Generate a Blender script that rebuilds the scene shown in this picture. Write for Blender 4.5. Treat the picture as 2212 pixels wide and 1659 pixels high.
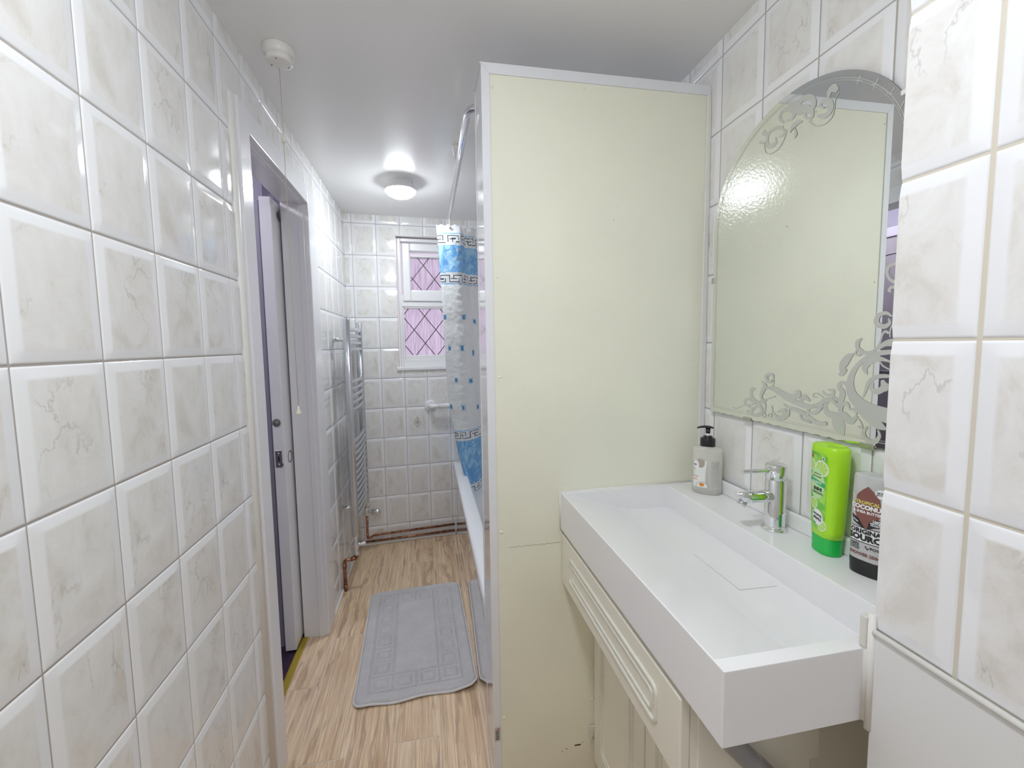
import bpy, bmesh, math, random
from mathutils import Vector, Matrix, noise
random.seed(7)
for o in list(bpy.data.objects): bpy.data.objects.remove(o)
SC = bpy.context.scene
COL = SC.collection
PI = math.pi

# ------------------------------------------------------------------ camera
cam = bpy.data.cameras.new('camera')
cam.sensor_fit = 'HORIZONTAL'; cam.sensor_width = 36.0
cam.lens = 36.0*887.4566/2212
cam.shift_x = 24.7534/2212
cam.shift_y = -17.1877/2212
cam.clip_start = 0.02
cam_ob = bpy.data.objects.new('camera', cam); COL.objects.link(cam_ob)
_r = Vector((0.9842478, -0.17602309, -0.01649672)); _u = Vector((0.0299601, 0.07410517, 0.99680029)); _f = Vector((0.17423738, 0.98159273, -0.07821152))
M = Matrix((_r, _u, -_f)).transposed().to_4x4(); M.translation = Vector((0.4996, 0.0, 1.3416))
cam_ob.matrix_world = M
SC.camera = cam_ob

# ------------------------------------------------------------------ world and exposure
wd = bpy.data.worlds.new('world'); SC.world = wd; wd.use_nodes = True
wd.node_tree.nodes['Background'].inputs[0].default_value = (0.74, 0.66, 0.80, 1)
wd.node_tree.nodes['Background'].inputs[1].default_value = 0.40
SC.view_settings.view_transform = 'Standard'; SC.view_settings.look = 'None'
SC.view_settings.exposure = 1.38; SC.view_settings.gamma = 1.0; SC.view_settings.use_curve_mapping = False
LAMP_STRENGTH = 37.0
SC.cycles.max_bounces = 24; SC.cycles.diffuse_bounces = 14; SC.cycles.glossy_bounces = 6; SC.cycles.transmission_bounces = 10; SC.cycles.use_denoising = True

# ------------------------------------------------------------------ materials
MATS = {}
def mat(name, col, rough=0.5, metal=0.0, coat=0.0, trans=0.0, ior=1.5, emis=None, es=0.0, alpha=1.0, spec=0.5, sub=0.0):
    m = bpy.data.materials.new(name); m.use_nodes = True
    b = m.node_tree.nodes['Principled BSDF']
    b.inputs['Base Color'].default_value = (*col, 1)
    b.inputs['Roughness'].default_value = rough
    b.inputs['Metallic'].default_value = metal
    b.inputs['Coat Weight'].default_value = coat
    b.inputs['Coat Roughness'].default_value = 0.05
    b.inputs['Transmission Weight'].default_value = trans
    b.inputs['IOR'].default_value = ior
    b.inputs['Alpha'].default_value = alpha
    b.inputs['Specular IOR Level'].default_value = spec
    if emis:
        b.inputs['Emission Color'].default_value = (*emis, 1); b.inputs['Emission Strength'].default_value = es
    MATS[name] = m
    return m
def nd(m, t, **kw):
    n = m.node_tree.nodes.new(t)
    for k, v in kw.items(): setattr(n, k, v)
    return n
def lk(m, a, b): m.node_tree.links.new(a, b)
def bsdf(m): return m.node_tree.nodes['Principled BSDF']
def ramp(m, fac, stops):
    n = nd(m, 'ShaderNodeValToRGB'); e = n.color_ramp.elements
    e[0].position = stops[0][0]; e[0].color = (*stops[0][1], 1)
    e[1].position = stops[-1][0]; e[1].color = (*stops[-1][1], 1)
    for p, c in stops[1:-1]:
        x = e.new(p); x.color = (*c, 1)
    lk(m, fac, n.inputs[0]); return n.outputs[0]
def mix(m, fac, a, b, mode='MIX'):
    n = nd(m, 'ShaderNodeMix', data_type='RGBA', blend_type=mode)
    if isinstance(fac, (int, float)): n.inputs[0].default_value = fac
    else: lk(m, fac, n.inputs[0])
    for i, v in ((6, a), (7, b)):
        if isinstance(v, tuple): n.inputs[i].default_value = (*v, 1)
        else: lk(m, v, n.inputs[i])
    return n.outputs[2]
def noise_tex(m, vec, scale, detail=3, rough=0.5, dist=0.0):
    n = nd(m, 'ShaderNodeTexNoise'); n.inputs['Scale'].default_value = scale
    n.inputs['Detail'].default_value = detail; n.inputs['Roughness'].default_value = rough; n.inputs['Distortion'].default_value = dist
    if vec is not None: lk(m, vec, n.inputs['Vector'])
    return n.outputs['Fac']
def bump(m, h, strength=0.3, dist=0.001):
    n = nd(m, 'ShaderNodeBump'); n.inputs['Strength'].default_value = strength; n.inputs['Distance'].default_value = dist
    lk(m, h, n.inputs['Height']); lk(m, n.outputs[0], bsdf(m).inputs['Normal']); return n
def objco(m): return nd(m, 'ShaderNodeTexCoord').outputs['Object']
def attr(m, name, out='Vector'): return nd(m, 'ShaderNodeAttribute', attribute_name=name).outputs[out]
def mapping(m, vec, scale=(1, 1, 1), rot=(0, 0, 0), loc=(0, 0, 0)):
    n = nd(m, 'ShaderNodeMapping'); n.inputs['Scale'].default_value = scale; n.inputs['Rotation'].default_value = rot; n.inputs['Location'].default_value = loc
    lk(m, vec, n.inputs[0]); return n.outputs[0]

# ceramic wall tile: white border, marbled centre. attribute 'tc' = (u, v, per-tile seed), 'td' = distance to tile edge
def tile_material(name, tint=(1, 1, 1)):
    m = mat(name, (0.8, 0.8, 0.8), rough=0.09, spec=0.55)
    tc = attr(m, 'tc'); td = attr(m, 'td', 'Fac')
    tc2 = mapping(m, tc, (1.0, 0.62, 1), (0, 0, 0.7))
    n1 = noise_tex(m, tc2, 19, 6, 0.66, 0.5)
    base = ramp(m, n1, [(0.34, (0.70, 0.672, 0.63)), (0.46, (0.765, 0.75, 0.73)), (0.58, (0.795, 0.788, 0.775)), (0.70, (0.825, 0.825, 0.825))])
    n2 = noise_tex(m, mapping(m, tc, (1.5, 0.8, 1), (0, 0, 0.75), (3, 5, 1)), 8, 5, 0.55, 0.35)
    vein = ramp(m, n2, [(0.492, (0, 0, 0)), (0.502, (1, 1, 1)), (0.516, (0, 0, 0))])
    n3 = noise_tex(m, mapping(m, tc, (1, 1, 1), (0, 0, 0), (7, 2, 4)), 7, 1)
    vm = nd(m, 'ShaderNodeMath', operation='MULTIPLY'); lk(m, vein, vm.inputs[0])
    lk(m, ramp(m, n3, [(0.47, (0, 0, 0)), (0.60, (0.62, 0.62, 0.62))]), vm.inputs[1])
    c = mix(m, vm.outputs[0], base, (0.50, 0.47, 0.44))
    border = ramp(m, td, [(0.0165, (0, 0, 0)), (0.0195, (1, 1, 1))])
    c = mix(m, border, (0.84, 0.845, 0.865), c)
    if tint != (1, 1, 1): c = mix(m, 1.0, c, tint, 'MULTIPLY')
    lk(m, c, bsdf(m).inputs['Base Color'])
    return m
TILE = tile_material('tile_glaze')
TILE_P = tile_material('tile_glaze_pier', (1.03, 1.03, 1.04))
GROUT = mat('grout', (0.42, 0.385, 0.36), 0.9)
GROUT_L = mat('grout_cream', (0.66, 0.61, 0.52), 0.9)
WHITE = mat('white_gloss', (0.84, 0.84, 0.85), 0.22)
PVC = mat('white_upvc', (0.83, 0.83, 0.84), 0.25)
PAINT = mat('white_gloss_paint', (0.80, 0.80, 0.83), 0.2)
m = PAINT; h = noise_tex(m, mapping(m, objco(m), (1, 1, 0.25)), 160, 2); bump(m, h, 0.12, 0.001)
CHROME = mat('chrome', (0.80, 0.81, 0.83), 0.07, metal=1.0)
CHROME_R = mat('chrome_satin', (0.62, 0.64, 0.68), 0.2, metal=1.0)
STEEL = mat('brushed_steel', (0.55, 0.53, 0.50), 0.35, metal=1.0)
COPPER = mat('copper_pipe', (0.34, 0.16, 0.09), 0.38, metal=0.85)
m = COPPER; n = noise_tex(m, objco(m), 40, 4); lk(m, ramp(m, n, [(0.3, (0.16, 0.075, 0.045)), (0.6, (0.46, 0.23, 0.14)), (0.75, (0.55, 0.33, 0.22))]), bsdf(m).inputs['Base Color'])
BLACK = mat('black_plastic', (0.012, 0.012, 0.014), 0.25)
DARK = mat('dark_gap', (0.02, 0.02, 0.02), 0.8)
LEAD = mat('lead_strip', (0.09, 0.075, 0.085), 0.45, metal=0.5)
CREAMW = mat('cream_plastic', (0.78, 0.74, 0.62), 0.4)
CAULK = mat('white_sealant', (0.80, 0.79, 0.76), 0.45)
BRASS = mat('brass_strip', (0.55, 0.42, 0.06), 0.35, metal=0.55)
CEIL = mat('ceiling_paint', (0.84, 0.84, 0.835), 0.25, spec=0.4)
m = CEIL; bump(m, noise_tex(m, objco(m), 90, 3), 0.06, 0.002)
CREAM = mat('cream_board', (0.72, 0.715, 0.60), 0.17)
m = CREAM; h = noise_tex(m, objco(m), 130, 2)
lk(m, ramp(m, noise_tex(m, objco(m), 3, 4), [(0.35, (0.80, 0.80, 0.68)), (0.65, (0.85, 0.845, 0.715))]), bsdf(m).inputs['Base Color'])
bump(m, h, 0.45, 0.001)
CREAM_D = mat('cream_cabinet', (0.82, 0.80, 0.70), 0.35)
bump(CREAM_D, noise_tex(CREAM_D, objco(CREAM_D), 60, 3), 0.08, 0.001)
PLAIN = mat('plain_white_board', (0.78, 0.785, 0.79), 0.3)
RESIN = mat('basin_resin', (0.83, 0.83, 0.845), 0.16)
ACRYL = mat('bath_acrylic', (0.80, 0.82, 0.85), 0.09)
PANEL = mat('bath_panel_gloss', (0.70, 0.655, 0.64), 0.03, coat=1.0)
bsdf(PANEL).inputs['Coat Roughness'].default_value = 0.01
GLOSSY = mat('partition_edge_gloss', (0.76, 0.76, 0.78), 0.06, coat=0.5)
MIRROR = mat('mirror_silver', (0.86, 0.885, 0.86), 0.0, metal=1.0)
ETCH = mat('etched_glass', (0.60, 0.615, 0.58), 0.5)
bsdf(ETCH).inputs['Metallic'].default_value = 0.45
LINE = mat('etched_line', (0.62, 0.64, 0.60), 0.35, metal=0.6)
EDGE = mat('mirror_edge', (0.10, 0.11, 0.10), 0.2, metal=0.5)
HALLP = mat('lilac_wall', (0.30, 0.285, 0.35), 0.6)
MAUVE = mat('mauve_door', (0.36, 0.33, 0.36), 0.45)
CARPET = mat('purple_carpet', (0.06, 0.03, 0.065), 1.0)
m = CARPET; n = noise_tex(m, objco(m), 260, 3, 0.8); lk(m, ramp(m, n, [(0.35, (0.018, 0.006, 0.022)), (0.6, (0.09, 0.045, 0.10)), (0.72, (0.25, 0.17, 0.26))]), bsdf(m).inputs['Base Color']); bump(m, n, 1.0, 0.006)
LAMPM = mat('lamp_diffuser', (0.9, 0.9, 0.9), 0.4, emis=(0.90, 0.955, 1.0), es=LAMP_STRENGTH)
LAMPN = mat('lamp_diffuser_near', (0.9, 0.9, 0.9), 0.4, emis=(0.91, 0.955, 1.0), es=LAMP_STRENGTH*1.52)
# patterned window glass
GLASS = mat('reeded_glass', (0.90, 0.84, 0.93), 0.28, trans=1.0, ior=1.15)
m = GLASS; n = noise_tex(m, mapping(m, objco(m), (150, 150, 9)), 1, 3, 0.6)
bump(m, n, 0.55, 0.003); lk(m, ramp(m, n, [(0.36, (0.62, 0.50, 0.64)), (0.6, (0.96, 0.92, 0.98))]), bsdf(m).inputs['Base Color'])
# floor planks (attribute 'tc' = along, across, seed)
WOOD = mat('wood_effect_tile', (0.45, 0.3, 0.2), 0.38)
m = WOOD; tc = attr(m, 'tc')
g = noise_tex(m, mapping(m, tc, (1.3, 15, 5)), 1.7, 7, 0.66, 1.8)
c = ramp(m, g, [(0.28, (0.55, 0.365, 0.22)), (0.42, (0.74, 0.545, 0.355)), (0.58, (0.87, 0.685, 0.475)), (0.75, (0.92, 0.765, 0.565))])
f = noise_tex(m, mapping(m, tc, (3, 260, 5)), 1.0, 4, 0.7)
c = mix(m, ramp(m, f, [(0.38, (0.55, 0.55, 0.55)), (0.55, (0, 0, 0))]), c, (0.36, 0.24, 0.16))
w = nd(m, 'ShaderNodeTexWave', wave_type='RINGS'); w.inputs['Scale'].default_value = 1.3; w.inputs['Distortion'].default_value = 7; w.inputs['Detail'].default_value = 3; w.inputs['Detail Scale'].default_value = 1.2
lk(m, mapping(m, tc, (2.6, 15, 7)), w.inputs[0])
c = mix(m, ramp(m, w.outputs['Fac'], [(0.0, (0.62, 0.62, 0.62)), (0.25, (0, 0, 0))]), c, (0.40, 0.26, 0.17))
lk(m, c, bsdf(m).inputs['Base Color']); bump(m, f, 0.25, 0.0015)
FGROUT = mat('floor_grout', (0.80, 0.70, 0.58), 0.85)
# bath mat
MATM = mat('grey_pile', (0.40, 0.40, 0.43), 0.95)
m = MATM; n = noise_tex(m, objco(m), 420, 3, 0.8); n2 = noise_tex(m, objco(m), 14, 3)
c = mix(m, 0.35, ramp(m, n, [(0.3, (0.46, 0.46, 0.47)), (0.6, (0.83, 0.83, 0.845))]), ramp(m, n2, [(0.35, (0.68, 0.68, 0.70)), (0.65, (0.82, 0.82, 0.84))]))
lk(m, c, bsdf(m).inputs['Base Color']); bump(m, n, 0.9, 0.004)
MATE = mat('mat_stitched_edge', (0.80, 0.80, 0.81), 0.9)
m = MATE; n = nd(m, 'ShaderNodeTexWave'); n.inputs['Scale'].default_value = 120; lk(m, objco(m), n.inputs[0]); bump(m, n.outputs['Fac'], 0.6, 0.002)
# shower curtain
def cloth(name, col, tr=0.25):
    m = mat(name, col, 0.45); b = bsdf(m)
    t = nd(m, 'ShaderNodeBsdfTranslucent'); t.inputs[0].default_value = (*col, 1)
    mx = nd(m, 'ShaderNodeMixShader'); mx.inputs[0].default_value = tr
    out = m.node_tree.nodes['Material Output']
    lk(m, b.outputs[0], mx.inputs[1]); lk(m, t.outputs[0], mx.inputs[2]); lk(m, mx.outputs[0], out.inputs[0])
    n = noise_tex(m, objco(m), 34, 4, 0.65, 1.0); bump(m, n, 0.5, 0.008)
    return m
CW = cloth('curtain_white', (0.80, 0.82, 0.83))
CN = cloth('curtain_navy', (0.02, 0.025, 0.05), 0.1)
CLB = cloth('curtain_pale_blue', (0.33, 0.55, 0.78))
CB = cloth('curtain_blue', (0.30, 0.55, 0.80))
m = CB; n = noise_tex(m, mapping(m, attr(m, 'tc'), (30, 18, 1)), 1.0, 3, 0.6, 0.8)
lk(m, ramp(m, n, [(0.38, (0.42, 0.66, 0.86)), (0.52, (0.20, 0.46, 0.78)), (0.60, (0.10, 0.33, 0.68)), (0.68, (0.50, 0.72, 0.88))]), bsdf(m).inputs['Base Color'])
CS = cloth('curtain_square_blue', (0.10, 0.30, 0.52))
# bottles
GREEN = mat('lime_plastic', (0.42, 0.80, 0.02), 0.28); bsdf(GREEN).inputs['Subsurface Weight'].default_value = 0.15
bsdf(GREEN).inputs['Subsurface Radius'].default_value = (0.02, 0.02, 0.005)
CAPG = mat('green_cap', (0.02, 0.50, 0.08), 0.25)
LABELG = mat('green_label', (0.23, 0.62, 0.06), 0.3)
m = LABELG; lk(m, ramp(m, noise_tex(m, objco(m), 45, 2), [(0.4, (0.16, 0.55, 0.05)), (0.6, (0.36, 0.72, 0.10))]), bsdf(m).inputs['Base Color'])
PALEG = mat('pale_green_print', (0.52, 0.78, 0.40), 0.3)
MIDG = mat('mid_green_print', (0.03, 0.45, 0.16), 0.3)
LIMEF = mat('lime_slice_print', (0.45, 0.75, 0.12), 0.3)
PW = mat('white_print', (0.85, 0.85, 0.85), 0.4)
PBL = mat('black_print', (0.015, 0.015, 0.018), 0.4)
PRED = mat('red_print', (0.42, 0.07, 0.05), 0.4)
PBR = mat('coconut_brown_print', (0.23, 0.085, 0.07), 0.4)
PYE = mat('yellow_print', (0.66, 0.58, 0.14), 0.4)
PGY = mat('grey_print', (0.47, 0.46, 0.46), 0.4)
POR = mat('orange_print', (0.72, 0.30, 0.05), 0.4)
PBLUE = mat('blue_print', (0.06, 0.09, 0.24), 0.4)
CLEAR = mat('clear_soap', (0.88, 0.87, 0.81), 0.05, trans=0.45, ior=1.2)
CLEARG = mat('clear_gel', (0.80, 0.80, 0.80), 0.06, trans=0.5, ior=1.2)
GREYGEL = mat('grey_label', (0.50, 0.49, 0.49), 0.35)
TUBE = mat('clear_tube', (0.55, 0.55, 0.56), 0.12, trans=0.5, ior=1.2)
CRYST = mat('crystal_knob', (0.85, 0.88, 0.9), 0.02, trans=0.9, ior=1.4)

# ------------------------------------------------------------------ mesh helpers
class MB:
    def __init__(s): s.v = []; s.f = []; s.m = []; s.sm = []; s.tc = None; s.td = None
    def add(s, vs, fs, mi=0, smooth=False):
        o = len(s.v); s.v += [tuple(v) for v in vs]
        for f in fs: s.f.append(tuple(i+o for i in f)); s.m.append(mi); s.sm.append(smooth)
        return o
    def box(s, x0, x1, y0, y1, z0, z1, mi=0, T=None):
        vs = [Vector((x, y, z)) for x in (x0, x1) for y in (y0, y1) for z in (z0, z1)]
        if T: vs = [T @ v for v in vs]
        s.add(vs, [(0, 1, 3, 2), (4, 6, 7, 5), (0, 4, 5, 1), (2, 3, 7, 6), (0, 2, 6, 4), (1, 5, 7, 3)], mi)
    def tube(s, pts, r, n=14, mi=0, cap=True, rs=None, flat=1.0):
        pts = [Vector(p) for p in pts]; rings = []
        up = None
        for i, p in enumerate(pts):
            t = (pts[min(i+1, len(pts)-1)]-pts[max(i-1, 0)]).normalized()
            if up is None:
                up = Vector((0, 0, 1)) if abs(t.z) < 0.9 else Vector((1, 0, 0))
            a = (up-t*up.dot(t)).normalized(); up = a; b = t.cross(a)
            rr = rs[i] if rs else r
            rings.append([p+a*(rr*math.cos(2*PI*k/n))+b*(rr*flat*math.sin(2*PI*k/n)) for k in range(n)])
        s.loft(rings, mi, cap)
    def loft(s, rings, mi=0, cap=True, smooth=True, closed=True):
        n = len(rings[0]); vs = [v for r in rings for v in r]; fs = []
        for i in range(len(rings)-1):
            for k in range(n if closed else n-1):
                a = i*n+k; b = i*n+(k+1) % n
                fs.append((a, b, b+n, a+n))
        o = s.add(vs, fs, mi, smooth)
        if cap:
            s.f.append(tuple(o+k for k in range(n))[::-1]); s.m.append(mi); s.sm.append(False)
            s.f.append(tuple(o+(len(rings)-1)*n+k for k in range(n))); s.m.append(mi); s.sm.append(False)
    def lathe(s, prof, n=32, c=(0, 0, 0), axis='Z', mi=0, sx=1, sy=1, cap=True):
        rings = []
        for r, z in prof:
            ring = []
            for k in range(n):
                a = 2*PI*k/n; x = r*math.cos(a)*sx; y = r*math.sin(a)*sy
                p = (x, y, z) if axis == 'Z' else ((z, x, y) if axis == 'X' else (x, z, y))
                ring.append(Vector(p)+Vector(c))
            rings.append(ring)
        s.loft(rings, mi, cap)
    def build(s, name, mats, parent=None, bevel=0, loc=None, norm=True):
        me = bpy.data.meshes.new(name); me.from_pydata([tuple(v) for v in s.v], [], s.f)
        if not isinstance(mats, (list, tuple)): mats = [mats]
        for m in mats: me.materials.append(m)
        me.polygons.foreach_set('material_index', s.m); me.polygons.foreach_set('use_smooth', s.sm)
        if s.tc:
            a = me.attributes.new('tc', 'FLOAT_VECTOR', 'POINT'); a.data.foreach_set('vector', [c for t in s.tc for c in t])
        if s.td:
            a = me.attributes.new('td', 'FLOAT', 'POINT'); a.data.foreach_set('value', s.td)
        me.update()
        if norm:
            bm = bmesh.new(); bm.from_mesh(me); bmesh.ops.recalc_face_normals(bm, faces=bm.faces); bm.to_mesh(me); bm.free()
        ob = bpy.data.objects.new(name, me); COL.objects.link(ob)
        if bevel:
            b = ob.modifiers.new('bevel', 'BEVEL'); b.width = bevel; b.segments = 3; b.limit_method = 'ANGLE'; b.angle_limit = 0.6; b.harden_normals = False
        if parent is not None: ob.parent = parent; ob.matrix_parent_inverse = parent.matrix_world.inverted()
        return ob
def tag(o, label=None, cat=None, group=None, kind=None):
    if label: o['label'] = label
    if cat: o['category'] = cat
    if group: o['group'] = group
    if kind: o['kind'] = kind
    return o
def empty(name, loc, label, cat, group=None):
    e = bpy.data.objects.new(name, None); e.empty_display_size = 0.05; e.location = loc; COL.objects.link(e)
    bpy.context.view_layer.update()
    return tag(e, label, cat, group)
def struct(o, label, cat): return tag(o, label, cat, kind='structure')
def arc(c, r, a0, a1, n, ex, ey):
    c = Vector(c); ex = Vector(ex); ey = Vector(ey)
    return [c+ex*(r*math.cos(a0+(a1-a0)*i/n))+ey*(r*math.sin(a0+(a1-a0)*i/n)) for i in range(n+1)]
def catmull(pts, k=6):
    P = [pts[0]]+list(pts)+[pts[-1]]; out = []
    for i in range(1, len(P)-2):
        for j in range(k):
            t = j/k
            out.append(tuple(0.5*((2*b)+(-a+c)*t+(2*a-5*b+4*c-d)*t*t+(-a+3*b-3*c+d)*t**3) for a, b, c, d in zip(P[i-1], P[i], P[i+1], P[i+2])))
    out.append(tuple(pts[-1])); return out

# ------------------------------------------------------------------ tiled walls
def rect_sub(rects, o):
    out = []
    for (a, b, c, d) in rects:
        oa, ob_, oc, od = o
        if ob_ <= a or oa >= b or od <= c or oc >= d: out.append((a, b, c, d)); continue
        if oc > c: out.append((a, b, c, oc))
        if od < d: out.append((a, b, od, d))
        c2, d2 = max(c, oc), min(d, od)
        if oa > a: out.append((a, oa, c2, d2))
        if ob_ < b: out.append((ob_, b, c2, d2))
    return out
PROF = [(0, -0.0012), (0.0012, 0.0004), (0.004, 0.0010), (0.0145, 0.0024), (0.0175, 0.0029), (0.0195, 0.0030)]
def ph(d):
    if d >= PROF[-1][0]: return PROF[-1][1]
    for (a, ha), (b, hb) in zip(PROF, PROF[1:]):
        if d <= b: return ha+(hb-ha)*(d-a)/(b-a)
def tile_wall(name, P0, ud, nrm, u0, u1, z0, z1, cu, cz, holes=(), gu=0.0012, gz=0.0018, tw=0.1499, th=0.2, gm=None, tm=None, thick=0.08, seed=0):
    """P0+ud*u is the wall's face line; nrm points into the room"""
    P0 = Vector(P0); ud = Vector(ud).normalized(); nrm = Vector(nrm).normalized(); b = MB(); b.tc = []; b.td = []
    def put(vs, fs, tcs, tds, mi, sm):
        b.add(vs, fs, mi, sm); b.tc += tcs; b.td += tds
    def P(u, z, h): return P0+ud*u+Vector((0, 0, z))+nrm*(h-0.003)
    k0 = math.floor((u0-cu)/tw)-1; k1 = math.ceil((u1-cu)/tw)+1
    r0 = math.floor((z0-cz)/th)-1; r1 = math.ceil((z1-cz)/th)+1
    for k in range(k0, k1):
        for r in range(r0, r1):
            a, c = cu+k*tw+gu/2, cz+r*th+gz/2; w, hh = tw-gu, th-gz
            rs = [(max(a, u0), min(a+w, u1), max(c, z0), min(c+hh, z1))]
            if rs[0][1]-rs[0][0] < 0.001 or rs[0][3]-rs[0][2] < 0.001: continue
            for o in holes: rs = rect_sub(rs, o)
            sd = random.Random(k*31+r*7+seed).random()*4; jit = random.Random(k*13+r*5+seed).uniform(-0.0002, 0.0002)
            flip = random.Random(k*3+r*17+seed).random() < 0.5
            for (x0, x1, y0, y1) in rs:
                us = sorted({round(v, 5) for v in [x0, x1]+[a+d for d, _ in PROF]+[a+w-d for d, _ in PROF]+[a+w/2] if x0-1e-6 <= v <= x1+1e-6})
                vs_ = sorted({round(v, 5) for v in [y0, y1]+[c+d for d, _ in PROF]+[c+hh-d for d, _ in PROF]+[c+hh/2] if y0-1e-6 <= v <= y1+1e-6})
                V = []; T = []; D = []
                for u in us:
                    for z in vs_:
                        d = max(0, min(u-a, a+w-u, z-c, c+hh-z))
                        V.append(P(u, z, ph(d)+jit)); D.append(d)
                        lu, lz = u-a, z-c
                        if flip: lu, lz = w-lu, hh-lz
                        T.append((lu, lz, round(sd)*1.0+0.13*flip))
                n = len(vs_); F = [(i*n+j, (i+1)*n+j, (i+1)*n+j+1, i*n+j+1) for i in range(len(us)-1) for j in range(n-1)]
                put(V, F, T, D, 0, True)
    # grout bed behind, cut round the holes
    rs = [(u0, u1, z0, z1)]
    for o in holes: rs = rect_sub(rs, o)
    for (x0, x1, y0, y1) in rs:
        V = [P(u, z, -0.0004 if i == 0 else -thick) for i in (0, 1) for u in (x0, x1) for z in (y0, y1)]
        put(V, [(0, 1, 3, 2), (4, 6, 7, 5), (0, 4, 5, 1), (2, 3, 7, 6), (0, 2, 6, 4), (1, 5, 7, 3)], [(0, 0, 0)]*8, [0.0]*8, 1, False)
    return b.build(name, [tm or TILE, gm or GROUT], norm=False)

ZR = 1.3242; ZC = 2.1805
DY0, DY1, DZ = 1.345, 1.933, 1.957
YR = -0.95
wl = tile_wall('wall_left', (0, 0, 0), (0, 1, 0), (1, 0, 0), YR, 2.795, 0, ZC, 0.5981, ZR, holes=[(DY0-0.02, DY1+0.02, -1, DZ+0.02)], seed=1)
struct(wl, 'marbled tile wall on the left with the sliding doorway', 'wall')
SF = 0.0742
FU = Vector((1, SF, 0)).normalized(); FN = Vector((SF, -1, 0)).normalized()
WX0, WX1, WZ0, WZ1 = 0.316, 1.20, 1.187, 2.058
wf = tile_wall('wall_far', (0, 2.7945, 0), FU, FN, 0, 1.37, 0, ZC, 0.0475, ZR, holes=[(WX0, WX1, WZ0, WZ1)], seed=5, thick=0.03)
struct(wf, 'marbled tile wall at the far end round the window', 'wall')
RS = 0.0155; RU = Vector((RS, 1, 0)).normalized(); RN = Vector((-1, RS, 0)).normalized()
XR = 1.3349
wr = tile_wall('wall_right', (XR, 1.0838, 0), RU, RN, 0.4413-1.0838, 2.93-1.0838, 0, ZC, 0.0, ZR+0.0103, holes=[(1.127-1.0838, 1.26-1.0838, -1, 2.075)], gu=0.002, seed=9)
struct(wr, 'marbled tile wall on the right behind the mirror and bath', 'wall')
# nearer pier on the right
XP = 1.098; YP = 0.4413
wp = tile_wall('wall_pier', (XP, 0, 0), (0, 1, 0), (-1, 0, 0), YR, YP, 0.936, ZC, YP-0.0857, ZR+0.0137, gu=0.0035, gz=0.0022, gm=GROUT_L, tm=TILE_P, thick=0.02, seed=12)
struct(wp, 'projecting tiled wall nearest on the right', 'wall')
b = MB(); b.box(XP+0.012, 1.42, YR, YP-0.001, 0.0, ZC); b.box(XP-0.001, XP+0.02, YR, YP, 0, 0.934)
pc = b.build('plain_panel', PLAIN, wp, bevel=0.002)
b = MB(); b.tube([(XP-0.002, YR, 0.9365), (XP-0.002, YP-0.001, 0.9365)], 0.0042, 8)
b.tube([(XP-0.001, YP+0.001, 0.79), (XP-0.001, YP+0.002, 0.96)], 0.0045, 8)
b.build('sealant_bead', CAULK, wp)
wb = tile_wall('wall_rear', (0, YR, 0), (1, 0, 0), (0, 1, 0), 0, 1.10, 0, ZC, 0.1, ZR, seed=3)
struct(wb, 'tiled wall behind the camera', 'wall')
b = MB(); b.box(-0.2, 1.5, YR-0.1, 3.1, ZC, ZC+0.08)
struct(b.build('ceiling', CEIL), 'plain off-white ceiling', 'ceiling')

# floor of wood-effect tiles
b = MB(); b.tc = []; b.td = None
PW_, PL = 0.1528, 0.588
xs = [0.045+PW_*k for k in range(-1, 10)]
ph0 = {0: 1.632, 1: 1.904, 2: 2.20, 3: 2.51, 4: 2.16, 5: 1.75, 6: 2.05, 7: 1.6, 8: 2.3, 9: 1.9}
def fl(x0, x1, y0, y1, seed):
    g = 0.0015; x0 += g; x1 -= g; y0 += g; y1 -= g
    V = [(x0, y0, 0), (x1, y0, 0), (x1, y1, 0), (x0, y1, 0)]; b.add(V, [(0, 1, 2, 3)], 0)
    b.tc += [(y, x, seed) for x, y, z in V]
for k in range(len(xs)-1):
    y = ph0[k]-PL*6
    while y < 3.0:
        y0, y1 = max(y, YR), min(y+PL, 2.93); lo = max(xs[k], -0.082) if k == 0 else xs[k]
        if y1 > y0+0.01 and xs[k] < 1.38:
            sd = random.Random(k*91+int(y*100)).uniform(0, 40)
            if k == 0:
                # this column reaches into the doorway only
                for (a, c, xa) in ((y0, min(y1, DY0), 0.0), (max(y0, DY0), min(y1, DY1), -0.082), (max(y0, DY1), y1, 0.0)):
                    if c > a+0.004: fl(xa, xs[1], a, c, sd)
            else: fl(lo, min(xs[k+1], 1.38), y0, y1, sd)
        y += PL
o = b.add([(-0.085, YR, -0.0008), (1.4, YR, -0.0008), (1.4, 2.95, -0.0008), (-0.085, 2.95, -0.0008)], [(0, 1, 2, 3)], 1); b.tc += [(0, 0, 0)]*4
b.add([(-0.085, YR, -0.05), (1.4, YR, -0.05), (1.4, 2.95, -0.05), (-0.085, 2.95, -0.05)], [(3, 2, 1, 0)], 1); b.tc += [(0, 0, 0)]*4
struct(b.build('floor', [WOOD, FGROUT], norm=False), 'wood-effect plank tile floor', 'floor')

# skirting beads
b = MB(); b.box(0.0, 0.014, 2.06, 2.79, 0, 0.012); struct(b.build('baseboard_left', CAULK, bevel=0.004), 'white sealant bead along the left wall foot', 'baseboard')
b = MB(); T = Matrix.Translation((0, 2.7945, 0)) @ Matrix.Rotation(math.atan(SF), 4, 'Z')
b.box(0.005, 0.66, -0.014, 0, 0, 0.018, T=T); struct(b.build('baseboard_far', PLAIN, bevel=0.004), 'grey bead along the far wall foot', 'baseboard')

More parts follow.
